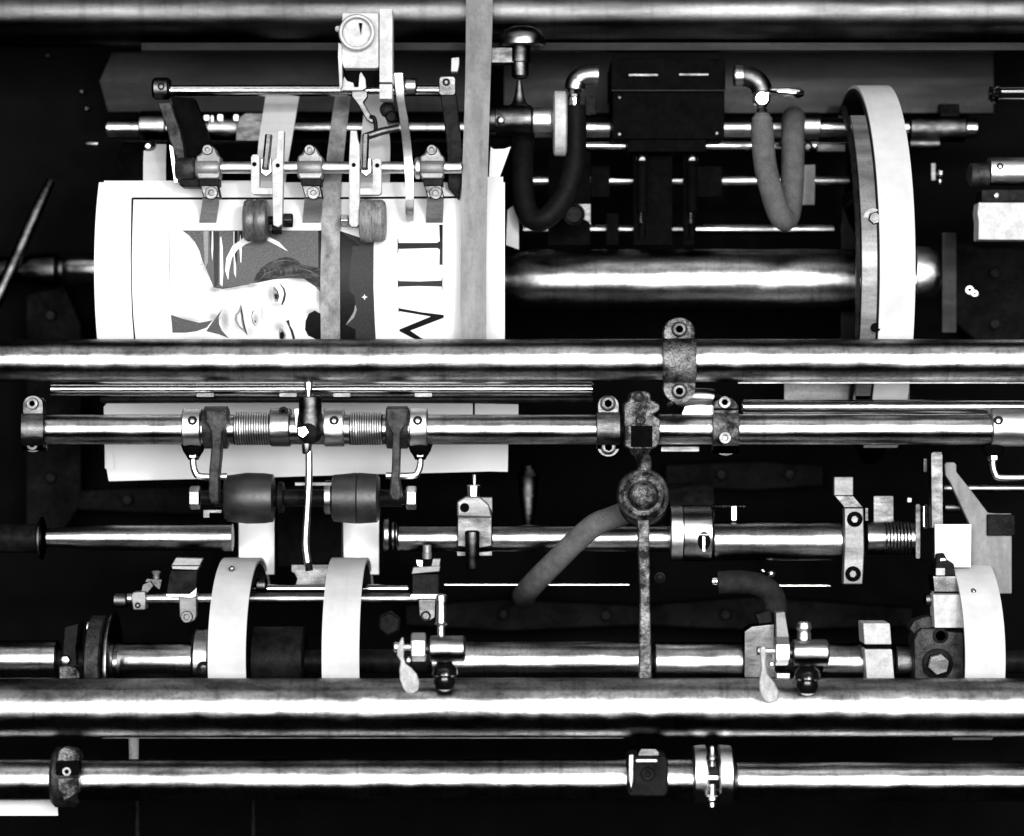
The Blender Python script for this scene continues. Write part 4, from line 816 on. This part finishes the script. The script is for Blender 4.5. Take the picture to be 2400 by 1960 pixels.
# bracket plate behind lever tip, dark drum between belts
solo('bracket_plate', 'scuffed bracket plate behind the tip of the bright lever rod', 'plate', G().prism([(682, 1323), (774, 1323), (774, 1376), (690, 1376), (696, 1358), (690, 1345), (682, 1340)], 130, 140), 'dull_steel', bevel=2)
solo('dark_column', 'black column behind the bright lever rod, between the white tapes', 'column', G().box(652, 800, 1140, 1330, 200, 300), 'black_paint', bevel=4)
t = T('front_shaft', 'heavy lower shaft running just above the thickest tie bar', 'shaft', (1200, 1596, 20))
t.p('shaft', shaft(-200, 138, 1545, 44, 20), 'ground_steel')
t.p('shaft', G().lathe_x([(270, 40), (274, 42), (480, 42)], 1548, 30, 48), 'ground_steel')
t.p('hub', G().lathe_x([(455, 66), (462, 72), (492, 72)], 1545, 30, 48), 'machined')
t.p('core', shaft(130, 2600, 1550, 28, 24), 'dark_iron')
t.screw(477, 1566, -42, 16, 'dark_iron', h=6)
t.p('sleeve', G().lathe_x([(592, 70), (596, 76), (712, 76), (716, 70)], 1545, 30, 48), 'dark_iron')
t.p('shaft', shaft(1010, 1500, 1550, 46, 20), 'ground_steel')
t.p('shaft', shaft(1532, 1742, 1552, 47, 20), 'ground_steel')
t.p('shaft', shaft(1920, 2022, 1552, 44, 20), 'ground_steel')
t.p('shaft', shaft(2094, 2140, 1552, 42, 20), 'dull_steel')
solo('cam_disc', 'dark cam disc edge-on at the lower left', 'disc', G().lathe_x([(212, 96), (218, 112), (248, 112), (252, 104)], 1555, 30, 64), 'cast_iron')
t = T('thin_disc', 'thin bright-rimmed disc edge-on right of the dark cam disc', 'disc', (268, 1600, 30))
t.p('disc', G().lathe_x([(258, 118), (262, 121), (268, 121), (270, 116)], 1555, 30, 64), 'machined')
t.p('boss', G().lathe_x([(268, 26), (277, 26)], 1553, -50, 24), 'machined')
solo('pin', 'small white pin head left of the dark cam disc', 'pin', G().lathe_x([(203, 10), (206, 15), (222, 15)], 1472, 10, 20), 'bright_metal')
t = T('corner_bracket', 'dark bolted bracket at the lower left, beside the cam disc', 'bracket', (160, 1590, -20))
t.p('post', G().prism([(150, 1470), (184, 1460), (178, 1520), (182, 1592), (140, 1592), (146, 1520)], -20, 60), 'dark_iron', bevel=4)
t.p('foot', G().prism([(137, 1562), (176, 1562), (187, 1578), (187, 1594), (138, 1594)], -50, 10), 'worn_cast', bevel=4)
t.p('bolt', G().lathe_y(154, 1547, -22, [(2, 14), (-14, 12), (-16, 8)], 6), 'machined', bevel=1)
solo('dark_nut', 'large dark nut right of the middle belt', 'nut', G().lathe_y(912, 1462, 0, [(20, 30), (-10, 30), (-16, 24)], 6, rot=.4), 'dark_iron', bevel=2)
# petcocks in front of the thickest bar
GQ = 'metal petcocks standing above the thickest tie bar'
def petcock(label, x, y, spoon, knob):
    t = T('petcock', label, 'valve', (x, y + 110, -350), GQ); d = -350
    t.p('body', G().lathe_x([(x - 43, 24), (x - 38, 31), (x + 38, 31), (x + 43, 26)], y, d, 36), 'machined')
    t.hexx(x - 84, x - 50, y - 4, d, 34, 'bright_metal', name='nut', rot=PI / 6)
    t.p('neck', G().lathe_x([(x - 54, 14), (x - 40, 14)], y, d), 'dull_steel')
    t.p('spindle', G().lathe_x([(x - 125, 8), (x - 122, 12), (x - 112, 12), (x - 108, 7), (x - 80, 7)], y - 4, d), 'bright_metal')
    t.p('drain', G().lathe_z(x - 6, d + 30, [(y + 24, 16), (y + 36, 20), (y + 44, 28), (y + 60, 31), (y + 66, 24), (y + 78, 26), (y + 94, 20), (y + 100, 8)], 30), 'gloss_black')
    if knob == 'stem':
        t.p('stem', G().lathe_z(x - 14, d + 10, [(y - 128, 8), (y - 125, 13), (y - 112, 13), (y - 110, 10), (y - 62, 12), (y - 58, 16), (y - 54, 9), (y - 24, 8)], 22), 'bright_metal')
    else:
        t.p('stem', G().lathe_z(x - 14, d + 10, [(y - 72, 8), (y - 70, 15), (y - 58, 18), (y - 50, 14), (y - 46, 16), (y - 26, 16)], 22), 'bright_metal')
    t.p('handle', G().prism(spoon, d - 30, d - 20), 'pale_metal', bevel=4)
    t.p('stop_pin', G().lathe_y(x - 90, y + 26, d - 20, [(10, 6), (-4, 6), (-7, 3)], 14), 'bright_metal')
    return t
def sp(ox, oy): return [(x + ox, y + oy) for x, y in [(941, 1495), (945, 1494), (947, 1510), (946, 1540), (950, 1556), (964, 1566), (976, 1580), (983, 1600), (980, 1618), (970, 1626), (954, 1626), (944, 1612), (937, 1592), (936, 1570), (939, 1550), (930, 1536), (932, 1514)]]
petcock('left petcock with a white spoon-shaped handle and a tall stem', 1048, 1521, sp(0, 0), 'stem')
petcock('right petcock with a slim spoon-shaped handle and a round knob', 1898, 1530, [(1780, 1520), (1790, 1512), (1797, 1520), (1796, 1560), (1800, 1580), (1816, 1600), (1826, 1622), (1824, 1642), (1812, 1650), (1794, 1648), (1782, 1630), (1779, 1600), (1784, 1566)], 'knob')
t = T('hose_bracket', 'grey angular bracket behind the right petcock', 'bracket', (1800, 1595, -60))
t.p('plate', G().prism([(1744, 1480), (1762, 1468), (1816, 1462), (1818, 1590), (1744, 1590)], -60, 0), 'dull_steel', bevel=3)
t.p('strap', G().prism([(1818, 1436), (1840, 1434), (1850, 1496), (1820, 1498)], -90, -60), 'flat_metal', bevel=2)
t.p('cap', G().prism([(1770, 1440), (1806, 1430), (1814, 1460), (1778, 1464)], -40, -10), 'dark_iron', bevel=3)
t.p('foot', G().box(1820, 1852, 1578, 1594, -100, -60), 'bright_metal', bevel=2)
solo('short_hose', 'short dark hose curving down behind the right petcock', 'hose', G().tube(spline([(1684, 1366, 60), (1730, 1364, 55), (1775, 1370, 50), (1806, 1388, 40), (1818, 1420, 20), (1816, 1450, 0)], 7), 27, 24), 'mid_hose', group='rubber hoses')
t = T('end_plug', 'bright little plug at the left end of the short dark hose', 'plug', (1676, 1372, 60))
t.p('plug', G().lathe_x([(1666, 4), (1669, 10), (1680, 12)], 1363, 60, 18), 'chrome')
solo('ring_screw', 'ring-shaped screw right of the rocker bar', 'screw', G().lathe_y(1546, 1354, 100, [(0, 13), (-6, 13), (-7, 9), (-1, 8), (-3, 3)], 20), 'dark_iron')
t = T('twin_beads', 'two tiny bright fittings above the short dark hose', 'fitting', (1800, 1352, 120))
for x, y, r in ((1787, 1338, 6), (1808, 1345, 8)): t.p('bead', G().lathe_y(x, y, 120, [(4, r), (-4, r), (-7, r * .5)], 14), 'chrome')
t = T('key_block', 'pale speckled split block on the lower shaft right of the right petcock', 'block', (2060, 1597, -60))
t.p('upper_half', G().prism([(2023, 1461), (2086, 1461), (2090, 1511), (2026, 1511)], -60, 20), 'white_enamel', bevel=3)
t.p('lower_half', G().prism([(2026, 1522), (2091, 1522), (2097, 1597), (2032, 1597)], -60, 20), 'white_enamel', bevel=3)
t.p('core', G().prism([(2030, 1508), (2088, 1508), (2088, 1526), (2030, 1526)], -50, 10), 'black_paint')
t = T('bolted_casting', 'dark casting with a big hexagon bolt left of the right belt', 'casting', (2190, 1598, -70))
t.p('body', G().prism([(2143, 1500), (2150, 1482), (2160, 1474), (2200, 1472), (2225, 1480), (2260, 1482), (2262, 1598), (2143, 1598)], -60, 30), 'cast_iron', bevel=5)
t.p('horn', G().prism([(2132, 1474), (2142, 1456), (2166, 1446), (2186, 1444), (2190, 1470), (2160, 1480), (2142, 1486)], -40, 10), 'cast_iron', bevel=3)
t.p('washer', G().lathe_y(2197, 1556, -62, [(4, 36), (-4, 36), (-6, 32)], 32), 'dark_iron')
t.hexface(2198, 1556, -66, 28, 16, 'dull_steel')
t.p('ring', G().lathe_y(2204, 1490, -62, [(4, 18), (-3, 18), (-4, 12), (2, 11)], 22), 'dark_iron')
t = T('white_block', 'white block beside the right belt, under the bolted stack', 'block', (2224, 1474, -60))
t.p('block', G().prism([(2187, 1394), (2258, 1394), (2262, 1472), (2191, 1472)], -70, -20), 'white_enamel', bevel=2)
t.p('pin', G().lathe_x([(2166, 10), (2169, 15), (2190, 15)], 1406, -30, 18), 'dull_steel')
t = T('bolted_stack', 'dark bolted stack of plates left of the right belt top', 'bracket', (2214, 1392, -20))
t.p('cap', G().prism([(2194, 1298), (2212, 1296), (2220, 1312), (2236, 1322), (2240, 1350), (2192, 1350)], -40, 20), 'dark_iron', bevel=3)
t.p('face', G().box(2194, 2215, 1332, 1349, -46, -38), 'white_enamel', bevel=1)
t.p('cap_edge', G().prism([(2203, 1310), (2212, 1308), (2220, 1313), (2204, 1316)], -46, -40), 'bright_metal', bevel=1)
t.p('plate', G().prism([(2186, 1350), (2250, 1350), (2258, 1388), (2190, 1388)], -40, 20), 'dull_steel', bevel=2)

# ================================================================== bottom row
t = T('ring_clamp', 'dark ring clamp with a screw on the left of the lowest bar', 'clamp', (158, 1905, -230))
t.p('ring', G().lathe_x([(126, 62), (134, 70), (176, 70), (188, 60)], 1822, -230, 48), 'cast_iron')
t.p('saddle', G().prism([(137, 1760), (150, 1752), (178, 1758), (188, 1772), (186, 1786), (132, 1786)], -290, -250), 'worn_cast', bevel=4)
t.p('recess', G().prism(rrect(130, 186, 1786, 1818, 5, 3), -306, -280), 'black_paint', bevel=2)
t.screw(157, 1808, -306, 11, 'machined', h=4)
t.p('foot', G().prism([(132, 1824), (184, 1822), (184, 1860), (150, 1880), (136, 1850)], -306, -280), 'worn_cast', bevel=4)
solo('paper_corner', 'corner of a white sheet at the bottom left', 'paper', G().prism([(-200, 1873), (134, 1872), (136, 1912), (-200, 1912)], -190, -187), 'paper')
for x0, x1, y0, y1, lb in ((301, 326, 1725, 1785, 'short pale post between the two lowest bars at the left'), (314, 330, 1860, 2000, 'dim post below the lowest bar at the left'), (586, 602, 1860, 2000, 'dim post below the lowest bar, left of centre')):
    solo('post', lb, 'post', G().lathe_z((x0 + x1) / 2, 80, [(y0, (x1 - x0) / 2), (y1, (x1 - x0) / 2 - 1)], 20), 'white_enamel' if y0 < 1800 else 'dark_iron', group='short posts at the bottom')
t = T('box_clamp', 'black box-shaped clamp on the lowest bar left of the twin discs', 'clamp', (1515, 1850, -290))
t.p('body', G().prism(rrect(1470, 1566, 1772, 1868, 14), -300, -200), 'dark_iron', bevel=5)
t.p('left_edge', G().prism([(1473, 1770), (1486, 1768), (1486, 1826), (1480, 1860), (1472, 1826)], -310, -290), 'machined', bevel=3)
t.p('cap', G().prism([(1496, 1764), (1502, 1755), (1538, 1755), (1546, 1764), (1546, 1774), (1494, 1774)], -310, -260), 'dull_steel', bevel=3)
t.p('lip', G().prism(rrect(1490, 1541, 1780, 1787, 3, 2), -312, -300), 'machined', bevel=1)
t.screw(1518, 1814, -302, 16, 'dark_iron', h=5)
t = T('disc_clamp', 'bright twin disc clamp with a screw stack between, on the lowest bar', 'clamp', (1668, 1895, -230))
t.p('disc', G().lathe_x([(1621, 58), (1626, 68), (1652, 70), (1656, 66)], 1816, -230, 56), 'bright_metal')
t.p('disc', G().lathe_x([(1681, 66), (1685, 70), (1712, 68), (1718, 58)], 1816, -230, 56), 'bright_metal')
t.p('hub', shaft(1654, 1684, 1818, 52, -230), 'dark_iron')
t.p('upper_screw', G().lathe_z(1669, -290, [(1748, 6), (1752, 9), (1768, 10), (1773, 14), (1780, 14), (1783, 8), (1796, 8)], 20), 'machined')
t.p('lower_screw', G().lathe_z(1669, -290, [(1838, 7), (1862, 8), (1866, 14), (1874, 14), (1880, 9), (1890, 9), (1894, 5)], 20), 'bright_metal')
t.p('cross_bar', G().box(1656, 1684, 1818, 1829, -296, -276), 'bright_metal', bevel=2)
